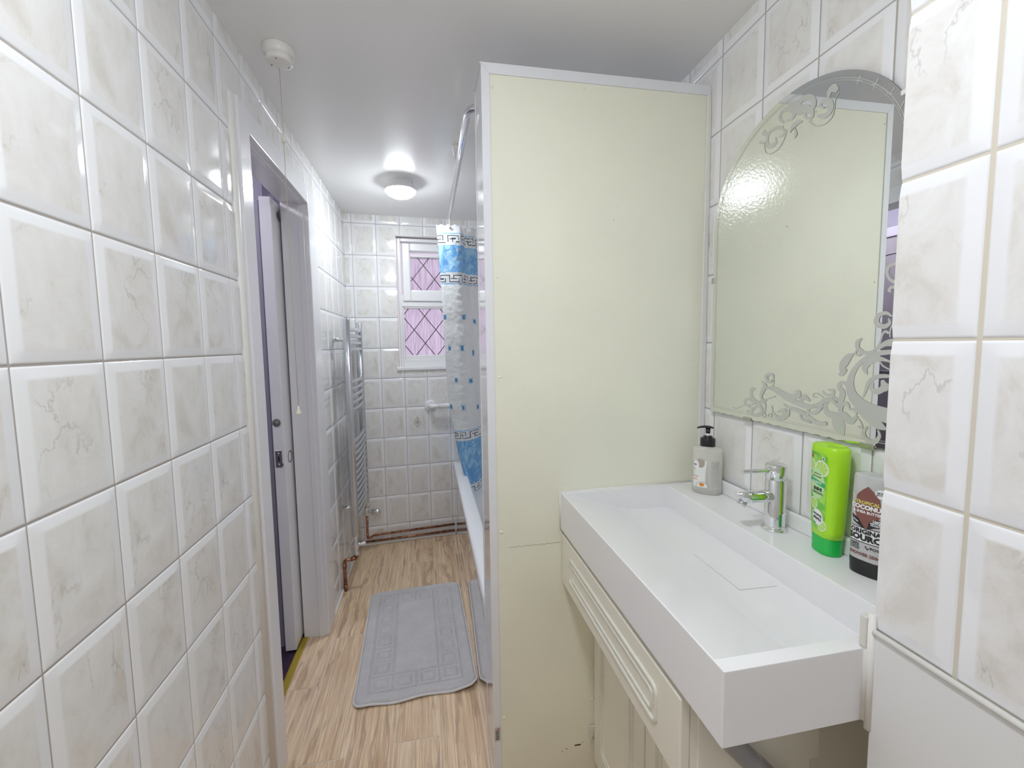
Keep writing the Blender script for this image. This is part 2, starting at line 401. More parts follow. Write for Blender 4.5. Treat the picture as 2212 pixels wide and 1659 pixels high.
# decorative diamond on one far tile
def far_pt(x, z, dy=0.0): return Vector((x, 2.7945+SF*x+dy, z))
b = MB()
def dia(cx, cz, hw, hh, t, mi):
    a = [far_pt(cx, cz+hh, -0.0004), far_pt(cx+hw, cz, -0.0004), far_pt(cx, cz-hh, -0.0004), far_pt(cx-hw, cz, -0.0004)]
    k = 1-t; c = [far_pt(cx, cz+hh*k, -0.0004), far_pt(cx+hw*k, cz, -0.0004), far_pt(cx, cz-hh*k, -0.0004), far_pt(cx-hw*k, cz, -0.0004)]
    b.add(a+c, [(i, (i+1) % 4, 4+(i+1) % 4, 4+i) for i in range(4)], mi)
dia(0.4214, 0.818, 0.0235, 0.039, 0.14, 0); dia(0.4214, 0.818, 0.011, 0.018, 0.2, 0); dia(0.4214, 0.818, 0.0085, 0.014, 0.99, 1)
b.build('tile_motif', [mat('motif_mauve', (0.25, 0.18, 0.19), 0.3), mat('motif_tan', (0.52, 0.42, 0.33), 0.3)], wf)

# ------------------------------------------------------------------ window
FT = Matrix.Translation((0, 2.7945, 0)) @ Matrix.Rotation(math.atan(SF), 4, 'Z')   # local x along wall, y outwards, z up
def wbox(b, x0, x1, z0, z1, y0, y1, mi=0): b.box(x0, x1, y0, y1, z0, z1, mi, T=FT)
b = MB()
# tiled reveal lining
wbox(b, WX0-0.002, WX0+0.004, WZ0, WZ1, 0.0, 0.06); wbox(b, WX1-0.004, WX1+0.002, WZ0, WZ1, 0.0, 0.06); wbox(b, WX0, WX1, WZ1-0.004, WZ1+0.002, 0.0, 0.06)
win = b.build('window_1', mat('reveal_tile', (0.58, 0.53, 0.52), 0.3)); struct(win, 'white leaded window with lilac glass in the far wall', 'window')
b = MB()
def frame(b, x0, x1, z0, z1, w, y0, y1, wb_=None):
    wb_ = wb_ or w
    wbox(b, x0, x0+w, z0, z1, y0, y1); wbox(b, x1-w, x1, z0, z1, y0, y1); wbox(b, x0+w, x1-w, z1-w, z1, y0, y1); wbox(b, x0+w, x1-w, z0, z0+wb_, y0, y1)
FX0, FX1, FZ0, FZ1 = 0.326, 1.19, 1.196, 2.050
frame(b, FX0, FX1, FZ0, FZ1, 0.022, 0.030, 0.09, 0.05)
wbox(b, FX0+0.01, FX1-0.01, 1.60, 1.675, 0.034, 0.09)
b.build('window_frame', PVC, win, bevel=0.004)
b = MB(); frame(b, FX0+0.012, FX1-0.012, 1.272-0.028, 1.598+0.012, 0.022, 0.040, 0.09, 0.030); b.build('glazing_bead', PVC, win, bevel=0.006)
b = MB(); frame(b, FX0+0.030, FX1-0.030, 1.635, 2.018, 0.052, 0.022, 0.09, 0.072); b.build('opening_sash', PVC, win, bevel=0.008)
b = MB(); frame(b, FX0+0.072, FX1-0.072, 1.698, 1.942, 0.014, 0.028, 0.09); b.build('glazing_bead', PVC, win, bevel=0.005)
b = MB(); wbox(b, WX0-0.016, WX1+0.02, 1.174, 1.197, -0.012, 0.05); b.build('window_sill', WHITE, win, bevel=0.005)
for (nm, x0, x1, z0, z1) in (('glass_pane', 0.36, 1.155, 1.27, 1.592), ('glass_pane', 0.408, 1.108, 1.708, 1.932)):
    b = MB(); wbox(b, x0, x1, z0, z1, 0.058, 0.062); g_ = b.build(nm, GLASS, win)
    b = MB()
    cx, cz = (0.4958, 1.5386) if z0 < 1.5 else (0.497, 1.881)
    hw, hh = 0.0735, 0.0925
    for sgn in (1, -1):
        for k in range(-14, 15):
            # line through (cx+2*hw*k, cz) with slope sgn*hh/hw, clipped to the pane
            px = cx+2*hw*k; sl = sgn*hh/hw; pts = []
            xa = max(x0, min(x1, px+(z0-cz)/sl)); xb = max(x0, min(x1, px+(z1-cz)/sl))
            za, zb = cz+(xa-px)*sl, cz+(xb-px)*sl
            if abs(xa-xb) < 0.004: continue
            if not (z0-0.002 <= za <= z1+0.002 and z0-0.002 <= zb <= z1+0.002): continue
            d = Vector((xb-xa, 0, zb-za)).normalized(); nn = Vector((-d.z, 0, d.x))*0.0026
            A = Vector((xa, 0, za)); B = Vector((xb, 0, zb))
            V = [FT @ (p+s*nn+Vector((0, y, 0))) for y in (0.0555, 0.0582) for p, s in ((A, 1), (B, 1), (B, -1), (A, -1))]
            b.add(V, [(0, 1, 2, 3), (4, 7, 6, 5), (0, 4, 5, 1), (1, 5, 6, 2), (2, 6, 7, 3), (3, 7, 4, 0)])
    b.build('lead_lattice', LEAD, g_)

# ------------------------------------------------------------------ doorway, sliding door, hall
XL = -0.098
b = MB()
b.box(XL, 0.004, DY1, DY1+0.018, 0, DZ+0.018); b.box(XL, 0.004, DY0-0.018, DY0, 0, DZ+0.018); b.box(XL, 0.004, DY0-0.018, DY1+0.018, DZ, DZ+0.018)
b.box(-0.030, -0.006, DY1-0.005, DY1, 0, DZ); b.box(-0.030, -0.006, DY0, DY1, DZ-0.005, DZ); b.box(-0.030, -0.006, DY0, DY0+0.005, 0, DZ)
fr = b.build('trim_1', PAINT, bevel=0.002); struct(fr, 'white painted lining and architrave of the left doorway', 'door frame')
b = MB()
for (y0, y1, z0, z1) in ((DY0-0.072, DY0, 0, DZ+0.07), (DY1, DY1+0.125, 0, DZ+0.07), (DY0, DY1, DZ, DZ+0.07)):
    b.box(0.0005, 0.014, y0, y1, z0, z1)
b.build('architrave', PAINT, fr, bevel=0.003)
b = MB(); b.tube([(-0.006, DY0-0.086, 0), (-0.006, DY0-0.084, 2.02), (-0.008, DY0-0.080, 2.035)], 0.0, 14, rs=[0.017, 0.015, 0.008], flat=1.0)
b.build('plaster_edge', mat('painted_plaster_edge', (0.82, 0.815, 0.80), 0.4), fr)
b = MB(); b.box(-0.108, -0.080, DY0, DY1, -0.002, 0.006); b.box(-0.100, -0.090, DY0, DY1, 0.005, 0.009)
tag(b.build('threshold_strip', BRASS, bevel=0.002), 'worn brass threshold strip between the purple carpet and the plank floor', 'threshold strip')
# door
SD0, SD1 = -0.150, -0.106
b = MB(); b.box(SD0, SD1, 1.845, 2.50, 0.012, 1.95)
dr = b.build('door_1', PAINT, bevel=0.002); struct(dr, 'white sliding door standing part open in the left doorway', 'door')
b = MB(); b.lathe([(0.0, -0.001), (0.016, -0.001), (0.016, 0.002), (0.0125, 0.002)], 28, (-0.131, 1.8445, 1.026), 'Y', cap=False)
b.lathe([(0.0125, 0.002), (0.0115, -0.0006), (0.0, -0.0006)], 28, (-0.131, 1.8420, 1.026), 'Y', 1)
b.lathe([(0.0, 0.0), (0.0165, 0.0)], 28, (-0.131, 1.8425, 1.026), 'Y', cap=False)
b.build('bolt_rose', [STEEL, mat('rose_hole', (0.16, 0.15, 0.14), 0.5)], dr)
b = MB(); b.box(-0.144, -0.117, 1.8425, 1.846, 0.835, 0.908)
lp = b.build('latch_plate', STEEL, dr, bevel=0.001)
b = MB(); b.box(-0.134, -0.127, 1.8415, 1.845, 0.862, 0.882); b.build('latch_slot', DARK, lp)
b = MB()
for z in (0.848, 0.895): b.lathe([(0, 0), (0.0035, 0.0), (0.0035, 0.001), (0, 0.001)], 14, (-0.1305, 1.841, z), 'Y')
b.box(-0.119, -0.113, 1.8418, 1.846, 0.842, 0.852); b.build('latch_screw', STEEL, lp)
b = MB(); b.lathe([(0.0, -0.003), (0.019, -0.002), (0.023, 0.0012), (0.026, 0.0012), (0.026, -0.003)], 32, (SD1, 1.905, 0.865), 'X', cap=False); b.build('cup_pull', mat('bronze_pull', (0.14, 0.12, 0.11), 0.25, metal=1.0), dr)
b = MB(); b.lathe([(0.0, 0.0), (0.016, 0.0), (0.019, 0.004), (0.014, 0.010), (0.0, 0.010)], 28, (SD1, 1.926, 1.897), 'X', cap=False); b.build('door_stop_disc', CRYST, dr)
# hall beyond
b = MB(); b.box(-0.85, -0.098, 0.7, 3.2, -0.05, -0.003); struct(b.build('floor_hall', CARPET), 'dark purple hall carpet', 'floor')
b = MB(); b.box(-0.90, -0.85, 0.65, 3.25, 0, 2.3); struct(b.build('wall_hall_left', HALLP), 'lilac hall wall', 'wall')
b = MB(); b.box(-0.85, -0.098, 0.60, 0.70, 0, 2.3); struct(b.build('wall_hall_near', HALLP), 'lilac hall wall at the near end', 'wall')
b = MB(); b.box(-0.85, -0.098, 3.2, 3.3, 0, 2.3); struct(b.build('wall_hall_far', HALLP), 'lilac hall wall at the far end', 'wall')
b = MB(); b.box(-0.098, -0.080, 0.6, DY0-0.018, 0, 2.3); b.box(-0.098, -0.08, DY1+0.018, 3.3, 0, 2.3); b.box(-0.098, -0.08, DY0-0.02, DY1+0.02, DZ+0.018, 2.3)
struct(b.build('wall_hall_right', HALLP), 'hall side of the bathroom wall', 'wall')
b = MB(); b.box(-0.90, -0.098, 0.6, 3.3, 2.25, 2.33); struct(b.build('ceiling_hall', mat('hall_ceiling_paint', (0.6, 0.58, 0.68), 0.6)), 'hall ceiling', 'ceiling')
b = MB(); b.box(-0.285, -0.152, 1.90, 2.02, 0, 2.25); b.box(-0.285, -0.170, 1.893, 1.90, 0, 1.95); struct(b.build('trim_2', HALLP, bevel=0.002), 'lilac hall post beside the sliding door', 'post')
# mauve panelled door on the hall wall, seen in the mirror
hd = MB(); hd.box(-0.85, -0.812, 1.82, 2.58, 0.01, 1.985)
hdo = hd.build('door_2', MAUVE, bevel=0.002); struct(hdo, 'mauve arched panel door in the hall, seen in the mirror', 'door')
b = MB()
for (z0, z1, arch) in ((1.12, 1.72, True), (0.15, 0.88, False)):
    y0, y1 = 1.94, 2.46; pts = [(y0, z0)]
    if arch: pts += [(y0+(y1-y0)*i/20, z1+0.16*math.sin(PI*i/20)**0.8) for i in range(21)]
    else: pts += [(y0, z1), (y1, z1)]
    pts += [(y1, z0), (y0, z0)]
    b.tube([(-0.811, y, z) for y, z in pts], 0.006, 8)
b.build('door_moulding', MAUVE, hdo)
b = MB(); b.tube([(-0.812, 2.30, 1.03), (-0.77, 2.30, 1.03), (-0.765, 2.31, 1.03), (-0.765, 2.42, 1.03)], 0.009, 10); b.build('door_handle', BLACK, hdo)
b = MB(); b.box(-0.85, -0.80, 1.75, 1.82, 0, 2.04); b.box(-0.85, -0.80, 2.58, 2.65, 0, 2.04); b.box(-0.85, -0.80, 1.82, 2.58, 1.985, 2.045); struct(b.build('trim_3', mat('lilac_gloss', (0.50, 0.47, 0.60), 0.4), bevel=0.003), 'lilac door casing in the hall', 'door frame')

# ------------------------------------------------------------------ partition
YC0 = 1.125; ZT = 2.0766; YC1 = 1.262
def xe(z): return 0.6622
b = MB()
V = []
for (x, z) in ((xe(0)+0.0, 0), (1.334, 0), (1.334, ZT-0.002), (xe(ZT), ZT-0.002)):
    for y in (YC0+0.0015, YC1): V.append((x+0.002, y, z))
b.add(V, [(0, 2, 4, 6), (1, 7, 5, 3), (0, 6, 7, 1), (2, 3, 5, 4), (0, 1, 3, 2), (6, 4, 5, 7)])
pt = b.build('wall_partition', CREAM); struct(pt, 'cream board partition between the basin and the bath', 'wall')
# aluminium-look front trim
def quad_prism(b, pts, y0, y1, mi=0):
    n = len(pts); V = [(x, y, z) for y in (y0, y1) for x, z in pts]
    b.add(V, [tuple(range(n)), tuple(range(2*n-1, n-1, -1))]+[(i, (i+1) % n, n+(i+1) % n, n+i) for i in range(n)], mi)
TRIM = mat('pale_grey_trim', (0.76, 0.77, 0.81), 0.3)
tw_ = 0.0205
b = MB(); quad_prism(b, [(xe(0)-0.001, 0), (xe(0)+tw_, 0), (xe(ZT)+tw_, ZT-0.026), (xe(ZT)-0.001, ZT)], YC0-0.0015, YC0+0.002); b.build('edge_trim', TRIM, pt, bevel=0.0006)
b = MB(); quad_prism(b, [(xe(ZT)-0.0005, ZT), (xe(ZT)+tw_+0.0005, ZT-0.0262), (1.333, ZT-0.0262), (1.333, ZT)], YC0-0.0015, YC0+0.002); b.build('top_trim', TRIM, pt, bevel=0.0006)
b = MB(); quad_prism(b, [(1.3145, 0.91), (1.3345, 0.91), (1.3345, ZT-0.026), (1.322, ZT-0.026)], YC0-0.004, YC0+0.001); b.build('sealant_bead', CAULK, pt, bevel=0.002)
b = MB()
for (ya, yb, off) in ((YC0-0.001, 1.246, 0.0), (1.249, YC1, -0.0015)):
    quadv = [(xe(0)+off-0.002, ya, 0), (xe(0)+off-0.002, yb, 0), (xe(ZT)+off-0.002, yb, ZT), (xe(ZT)+off-0.002, ya, ZT)]
    V = quadv+[(x+0.004-off, y, z) for x, y, z in quadv]
    b.add(V, [(0, 1, 2, 3), (4, 7, 6, 5), (0, 4, 5, 1), (1, 5, 6, 2), (2, 6, 7, 3), (3, 7, 4, 0)])
b.build('side_cladding', GLOSSY, pt, bevel=0.001)
b = MB(); b.box(xe(ZT)-0.005, 1.334, YC0, YC1, ZT-0.002, ZT+0.002); b.build('top_cap', TRIM, pt)
for (x, z, s) in ((0.6895, 2.018, 1), (0.946, 2.036, 1), (0.6958, 1.524, 1), (0.6941, 0.8015, 1.4), (0.6963, 1.2486, 1), (0.6944, 0.229, 1.6), (0.9688, 0.352, 1), (1.3069, 1.349, 1), (1.306, 1.269, 1), (0.972, 0.240, 1), (0.975, 0.108, 1), (1.0346, 1.6895, 1)):
    b = MB(); b.lathe([(0, -0.0022), (0.0022*s, -0.0020), (0.0034*s, -0.0006), (0.0036*s, 0.001)], 16, (x, YC0+0.0015, z), 'Y'); b.build('screw_cap', CREAM, pt)
b = MB()
pz = 0.7535; prev = None
for i in range(27):
    x = 0.716+i*0.006; z = 0.7535+0.0012*math.sin(i*1.7)+0.0008*math.sin(i*4.1)
    if prev: b.tube([prev, (x, YC0+0.0012, z)], 0.0006, 5)
    prev = (x, YC0+0.0012, z)
b.build('board_joint', mat('joint_tan', (0.50, 0.44, 0.34), 0.7), pt)
b = MB()
for (x, z, w, h_) in ((0.914, 0.093, 0.020, 0.004), (0.886, 0.088, 0.003, 0.003), (0.872, 0.082, 0.002, 0.002), (0.94, 0.10, 0.002, 0.002)):
    b.box(x, x+w, YC0+0.0008, YC0+0.002, z, z+h_)
b.build('paint_chip', mat('dark_scuff', (0.08, 0.04, 0.03), 0.7), pt)
# barcode sticker on the edge trim
b = MB(); y = YC0-0.0022
b.box(0.6635, 0.681, y, y+0.001, 0.1605, 0.205)
for i in range(12):
    w = 0.0008 if i % 3 else 0.0014
    b.box(0.6665+0.0, 0.6775, y-0.0003, y, 0.166+i*0.0026, 0.166+i*0.0026+w, 1)
b.box(0.670, 0.679, y-0.0003, y, 0.1985, 0.2005, 2)
tag(b.build('barcode_sticker', [mat('sticker_grey', (0.55, 0.53, 0.52), 0.6), PBL, PRED]), 'small barcode sticker near the foot of the partition edge trim', 'sticker')

# ------------------------------------------------------------------ bath
bt = empty('bathtub', (1.0, 2.09, 0), 'white built-in bath behind the partition with a glossy side panel', 'bathtub')
def far_y(x): return 2.7945+SF*x-0.004
def rr(x0, x1, y0, y1, r, z, n=8, skew=True):
    out = []
    for (cx, cy, a) in ((x1-r, y1-r, 0), (x0+r, y1-r, PI/2), (x0+r, y0+r, PI), (x1-r, y0+r, 1.5*PI)):
        for i in range(n+1):
            t = a+PI/2*i/n; x = cx+r*math.cos(t); y = cy+r*math.sin(t)
            if skew and y > (y0+y1)/2: y += SF*(x-0.66)
            out.append(Vector((x, y, z)))
    return out
BX0, BX1, BY0, BY1 = 0.6555, 1.335, YC1+0.002, 2.838
loops = [rr(BX0+0.004, BX1, BY0, BY1, 0.012, 0.488), rr(BX0, BX1, BY0, BY1, 0.012, 0.495), rr(BX0, BX1, BY0, BY1, 0.012, 0.523), rr(BX0+0.006, BX1-0.004, BY0+0.004, BY1-0.006, 0.012, 0.530),
         rr(BX0+0.062, BX1-0.05, BY0+0.06, BY1-0.07, 0.10, 0.530), rr(BX0+0.072, BX1-0.06, BY0+0.07, BY1-0.08, 0.11, 0.522), rr(BX0+0.085, BX1-0.07, BY0+0.10, BY1-0.10, 0.13, 0.40), rr(BX0+0.12, BX1-0.10, BY0+0.16, BY1-0.16, 0.14, 0.17), rr(BX0+0.17, BX1-0.15, BY0+0.24, BY1-0.24, 0.12, 0.13)]
b = MB(); b.loft(loops, cap=False); n = len(loops[0]); b.f.append(tuple(range(len(b.v)-n, len(b.v)))); b.m.append(0); b.sm.append(True)
b.build('tub', ACRYL, bt)
b = MB(); b.box(0.6625, 0.672, YC1+0.001, 2.838, 0.0, 0.492); b.build('side_panel', PANEL, bt)

# curtain rail: L shaped chrome tube
rl = empty('shower_curtain_rail', (0.6455, 1.9, 2.07), 'chrome bent shower curtain rail running above the bath edge', 'curtain rail')
ZRL = 2.066
pts = [(1.32, 1.295, ZRL), (0.72, 1.295, ZRL)]+arc((0.716, 1.365, ZRL), 0.07, -PI/2, -PI, 10, (1, 0, 0), (0, 1, 0))[1:]+[(0.6460, 2.43, ZRL)]
b = MB(); b.tube(pts, 0.0125, 18); b.build('rail_tube', CHROME, rl)
b = MB(); b.lathe([(0.0, -0.012), (0.02, -0.012), (0.022, 0.012), (0.0, 0.012)], 20, (1.318, 1.295, ZRL), 'X'); b.build('wall_flange', CHROME, rl)
b = MB(); b.lathe([(0.007, -0.045), (0.017, -0.002), (0.017, 0.0)], 24, (0.645, 1.815, ZC), 'Z'); b.build('ceiling_cone', WHITE, rl)
b = MB(); b.tube([(0.645, 1.815, ZC-0.04), (0.646, 1.815, ZRL+0.01)], 0.003, 8); b.build('support_rod', WHITE, rl)

# shower curtain
rows = [(0.0, (0.576, 2.42, 2.020), (0.6958, 2.40, 2.018), (0.7358, 2.46, 2.016)),
        (0.14, (0.5926, 2.4314, 1.7275), (0.6953, 2.4143, 1.726), (0.7566, 2.4886, 1.7385)),
        (0.29, (0.6018, 2.4429, 1.4624), (0.6954, 2.4286, 1.461), (0.7873, 2.5171, 1.4647)),
        (0.43, (0.6112, 2.4543, 1.1898), (0.6981, 2.4429, 1.1881), (0.8133, 2.5457, 1.1787)),
        (0.57, (0.6251, 2.4657, 0.9654), (0.7079, 2.4571, 0.9631), (0.8297, 2.5743, 0.9402)),
        (0.72, (0.6521, 2.4771, 0.7919), (0.7192, 2.4714, 0.7894), (0.8388, 2.6029, 0.754)),
        (0.86, (0.6840, 2.4886, 0.6144), (0.7279, 2.4857, 0.6117), (0.8449, 2.6314, 0.5619)),
        (1.0, (0.7337, 2.5, 0.4243), (0.7511, 2.5, 0.4229), (0.8417, 2.66, 0.3881))]
cols = []
for t, L_, M_, R_ in rows:
    L_, M_, R_ = Vector(L_), Vector(M_), Vector(R_)
    B0 = L_+Vector((0.012, 0.03, 0)); B1 = M_+Vector((0.0, 0.05, 0))
    E_ = R_+Vector((0.05, 0.01, 0.01)); E2 = R_+Vector((0.075, 0.06, 0.01))
    cols.append(catmull([tuple(v) for v in (B1, B0, L_, L_*0.5+M_*0.5+Vector((0, -0.006, 0)), M_, M_*0.5+R_*0.5+Vector((0.004, -0.012, 0)), R_, E_, E2)], 12))
ncol = len(cols[0]); NR = 430
b = MB(); b.tc = []
# horizontal arc length at top for the print
grid = []
side = []
for i in range(NR+1):
    t = i/NR*(len(rows)-1); k = min(int(t), len(rows)-2); fr_ = t-k
    grid.append((k, fr_))
zs = [r[1][2] for r in rows]
colsT = [catmull([c[j] for c in cols], 1) for j in range(ncol)]
def cpos(j, k, f):
    c = [cols[q][j] for q in (max(k-1, 0), k, k+1, min(k+2, len(cols)-1))]
    a_, b_, c_, d_ = c
    return Vector(tuple(0.5*((2*y)+(-x+z)*f+(2*x-5*y+4*z-w)*f*f+(-x+3*y-3*z+w)*f**3) for x, y, z, w in zip(a_, b_, c_, d_)))
s_len = [0.0]
for j in range(1, ncol): s_len.append(s_len[-1]+(cpos(j, 1, 0)-cpos(j-1, 1, 0)).length)
V = []
for i, (k, f) in enumerate(grid):
    for j in range(ncol):
        p = cpos(j, k, f); q = p*14.0
        wv = noise.noise(Vector((q.x*1.2, q.y*1.2, q.z*0.9)))*0.004+noise.noise(Vector((q.x*3.5, q.y*3.5, q.z*3.5)))*0.0016
        wv += 0.0015*math.sin(p.z*140+s_len[j]*30)*max(0, 1-abs(s_len[j]-s_len[48])/0.03)
        p = p+Vector((0.5*wv, -wv, 0))
        if i == 0: p.z += 0.004*math.sin(j*0.9)
        V.append(p); b.tc.append((s_len[j], 2.02-p.z, 0))
KEY = ["11111111", "10000001", "10111101", "10100101", "10101101", "10000100", "11111100"]
KEY = ["#########.", "#.......#.", "#.#####.#.", "#.#...#.#.", "#.#.###.#.", "#.#.....#.", "###.......", ".........."]
MK = ["..........", "#########.", "#.......#.", "#.####..#.", "#....#..#.", "######..##", ".........."]
F = {0: [], 1: [], 2: [], 3: [], 4: []}
def band(t, s):
    """material of the print at distance t below the top hem"""
    for (ta, tb) in ((0.045, 0.33), (1.20, 1.62)):
        if ta <= t <= tb:
            a = t-ta; L = tb-ta
            for a in (t-ta, tb-t):
                if a < 0.006: return 2
                if 0.012 <= a < 0.052:
                    r_ = (a-0.012)/0.040; ps = (s/0.075) % 1.0
                    # squared running key
                    if r_ < 0.10 and ps < 0.72: return 1
                    if r_ > 0.90 and (ps > 0.28): return 1
                    if 0.40 < r_ < 0.53 and 0.14 < ps < 0.58: return 1
                    if ps < 0.045 and r_ < 0.98: return 1
                    if 0.68 < ps < 0.725 and r_ < 0.62: return 1
                    if 0.28 < ps < 0.325 and r_ > 0.52: return 1
                    if 0.0 <= ps < 0.30 and r_ > 0.90: return 0
                    return 0
            return 3 if 0.066 < min(t-ta, tb-t) else 0
    return 0
SQ = [(0.0, 0.52), (0.115, 0.52), (0.20, 0.54), (0.02, 0.70), (0.10, 0.70), (0.165, 0.73), (0.05, 0.89), (0.135, 0.90), (0.21, 0.90), (0.0, 1.05), (0.09, 1.06), (0.17, 1.07)]
smid = s_len[24]
fs = []; ms = []
for i in range(NR):
    for j in range(ncol-1):
        s = (s_len[j]+s_len[j+1])/2-smid; t = b.tc[i*ncol+j][1]+0.002
        mi = band(t, s+1.0)
        for (sx_, ty) in SQ:
            ds, dt = abs(s-sx_-0.012), abs(t-ty)
            if ds < 0.013 and dt < 0.018: mi = 2 if (ds > 0.0105 or dt > 0.0155) else (0 if (ds > 0.008 or dt > 0.012) else 4)
        fs.append((i*ncol+j, i*ncol+j+1, (i+1)*ncol+j+1, (i+1)*ncol+j)); ms.append(mi)
b.v = [tuple(p) for p in V]; b.f = fs; b.m = ms; b.sm = [True]*len(fs)
cu = b.build('shower_curtain', [CW, CN, CLB, CB, CS], norm=False)
tag(cu, 'white shower curtain with blue bands and dark key borders, bunched at the far rail end', 'shower curtain')
b = MB(); b.lathe([(0.0035, 0), (0.0075, 0.0), (0.0075, -0.0015), (0.0035, -0.0015)], 16, (0.648, 2.3965, 2.000), 'Y'); b.build('eyelet', STEEL, cu)
b = MB(); b.tube([(0.648, 2.396, 1.998)]+[(0.646+0.0, 2.403+0.006*math.cos(a), 2.043+0.034*math.sin(a)) for a in [x*PI/6-PI/2 for x in range(0, 12)]], 0.0016, 8); b.build('curtain_hook', WHITE, cu)

# grab rail on far wall
gr = empty('grab_rail', (0.51, 2.8325, 0.925), 'white plastic grab rail on the far wall below the window', 'grab rail')
gx = 0.511; gz = 0.929
b = MB(); c0 = far_pt(gx, gz, 0)
def fdir(x, y, z): return FT.to_3x3() @ Vector((x, y, z))
def fpt(x, y, z): return FT @ Vector((x, y, z))
ring = lambda r, y: [fpt(gx+r*math.cos(2*PI*k/32), y, gz+r*math.sin(2*PI*k/32)) for k in range(32)]
b.loft([ring(0.038, 0), ring(0.038, -0.006), ring(0.034, -0.010), ring(0.018, -0.011)]); b.build('wall_flange', WHITE, gr)
b = MB(); b.tube([fpt(gx, -0.008, gz), fpt(gx, -0.034, gz)]+[fpt(gx+0.022*(1-math.cos(a)), -0.034-0.022*math.sin(a), gz) for a in [PI/2*i/8 for i in range(1, 9)]]+[fpt(gx+0.06, -0.056, gz)], 0.0155, 20)
b.build('elbow', WHITE, gr)
b = MB()
rg = []
for xx in (gx+0.058, gx+0.34):
    rg.append([fpt(xx, -0.056+(0.0165+0.0007*math.cos(12*a))*math.cos(a), gz+(0.0165+0.0007*math.cos(12*a))*math.sin(a)) for a in [2*PI*k/96 for k in range(96)]])
b.loft(rg); b.build('grip_tube', WHITE, gr)

# ------------------------------------------------------------------ towel radiator
rd = empty('towel_radiator', (0.08, 2.5, 0.3), 'tall chrome ladder towel radiator on the left wall by the far corner', 'radiator')
RY0, RY1, RXC = 2.298, 2.70, 0.083
for yy in (RY0, RY1):
    b = MB(); n = 20
    ring = lambda z, s=1.0: [Vector((RXC+0.0185*s*math.copysign(abs(math.cos(2*PI*k/n))**0.6, math.cos(2*PI*k/n)), yy+0.016*s*math.copysign(abs(math.sin(2*PI*k/n))**0.6, math.sin(2*PI*k/n)), z)) for k in range(n)]
    b.loft([ring(0.300, 0.8), ring(0.303), ring(1.484), ring(1.488, 0.8)]); b.build('upright', CHROME_R, rd)
zb = [1.432, 1.398, 1.360, 1.326, 1.149, 1.112, 1.074, 1.035, 0.997]+[0.824-0.0356*i for i in range(13)]
for z in zb:
    b = MB(); b.tube([(RXC+0.004+0.013*math.sin(PI*i/14), RY0+(RY1-RY0)*i/14, z) for i in range(15)], 0.0105, 12); b.build('rung', CHROME_R, rd)
for (yy, z) in ((RY0+0.06, 1.379), (RY0+0.06, 0.44), (RY1-0.06, 1.379), (RY1-0.06, 0.44)):
    b = MB(); b.lathe([(0.016, 0.003), (0.016, 0.008), (0.010, 0.010), (0.010, 0.075), (0.014, 0.078), (0.014, 0.092)], 20, (0.0, yy, z), 'X'); b.build('wall_bracket', CHROME, rd)
# near lockshield valve
b = MB(); b.lathe([(0.011, 0.19), (0.014, 0.195), (0.014, 0.215), (0.010, 0.225), (0.014, 0.24), (0.014, 0.262), (0.011, 0.270), (0.012, 0.285), (0.010, 0.302)], 18, (RXC, RY0, 0)); b.tube([(RXC, RY0, 0.248), (RXC+0.028, RY0, 0.252)], 0.008, 12)
b.build('valve_body', CHROME, rd)
b = MB(); b.tube([(RXC+0.018, RY0, 0.250), (RXC+0.050, RY0, 0.254)], 0.0095, 14, rs=[0.008, 0.0098]); b.build('valve_cap', WHITE, rd)
b = MB(); b.lathe([(0.010, 0.245), (0.013, 0.25), (0.013, 0.27), (0.010, 0.28), (0.012, 0.302)], 18, (RXC, RY1, 0)); b.tube([(RXC, RY1, 0.268), (RXC+0.045, RY1, 0.268)], 0.009, 12)
b.build('valve_body', CHROME, rd)
b = MB(); b.lathe([(0.009, 0.025), (0.016, 0.030), (0.0195, 0.036), (0.0195, 0.066), (0.0185, 0.078), (0.012, 0.088), (0.0, 0.091)], 24, (RXC, RY1, 0.268), 'X'); b.build('thermostat_head', CHROME, rd)

# copper pipes
def pipe(name, pts, r, label, joints=()):
    b = MB(); b.tube(pts, r, 12); o = b.build(name, COPPER); tag(o, label, 'pipe')
    for jp, jq in joints:
        b = MB(); b.tube([jp, jq], r*1.25, 12); b.build('pipe_joint', COPPER, o)
    return o
def fy(x, dy): return 2.7945+SF*x+dy
pipe('copper_pipe', [(RXC, RY1, 0.25), (RXC, RY1, 0.105), (RXC, RY1+0.008, 0.092), (RXC+0.01, RY1+0.03, 0.083), (RXC+0.03, fy(0.11, -0.035), 0.079), (0.135, fy(0.135, -0.028), 0.078), (0.655, fy(0.655, -0.018), 0.080)], 0.0078,
     'upper copper pipe dropping from the thermostat valve and running along the far wall', [((RXC, RY1, 0.13), (RXC, RY1, 0.105)), ((0.118, fy(0.118, -0.029), 0.078), (0.145, fy(0.145, -0.027), 0.078))])
pipe('copper_pipe', [(0.02, fy(0.02, -0.02), 0.032), (0.655, fy(0.655, -0.018), 0.036)], 0.0075, 'lower copper pipe running along the foot of the far wall')
pipe('copper_pipe', [(RXC, RY0, 0.20), (RXC, RY0, 0.185), (RXC-0.006, RY0, 0.176), (RXC-0.022, RY0-0.005, 0.172), (0.036, RY0-0.02, 0.178), (0.024, RY0-0.02, 0.172), (0.020, RY0-0.018, 0.155), (0.020, RY0-0.012, 0.0)], 0.0095,
     'bent copper pipe from the near radiator valve down to the plank floor', [((RXC-0.004, RY0-0.0, 0.178), (RXC-0.03, RY0-0.010, 0.173)), ((0.020, RY0-0.0155, 0.13), (0.020, RY0-0.018, 0.158)), ((0.020, RY0-0.0125, 0.035), (0.020, RY0-0.012, 0.0))])

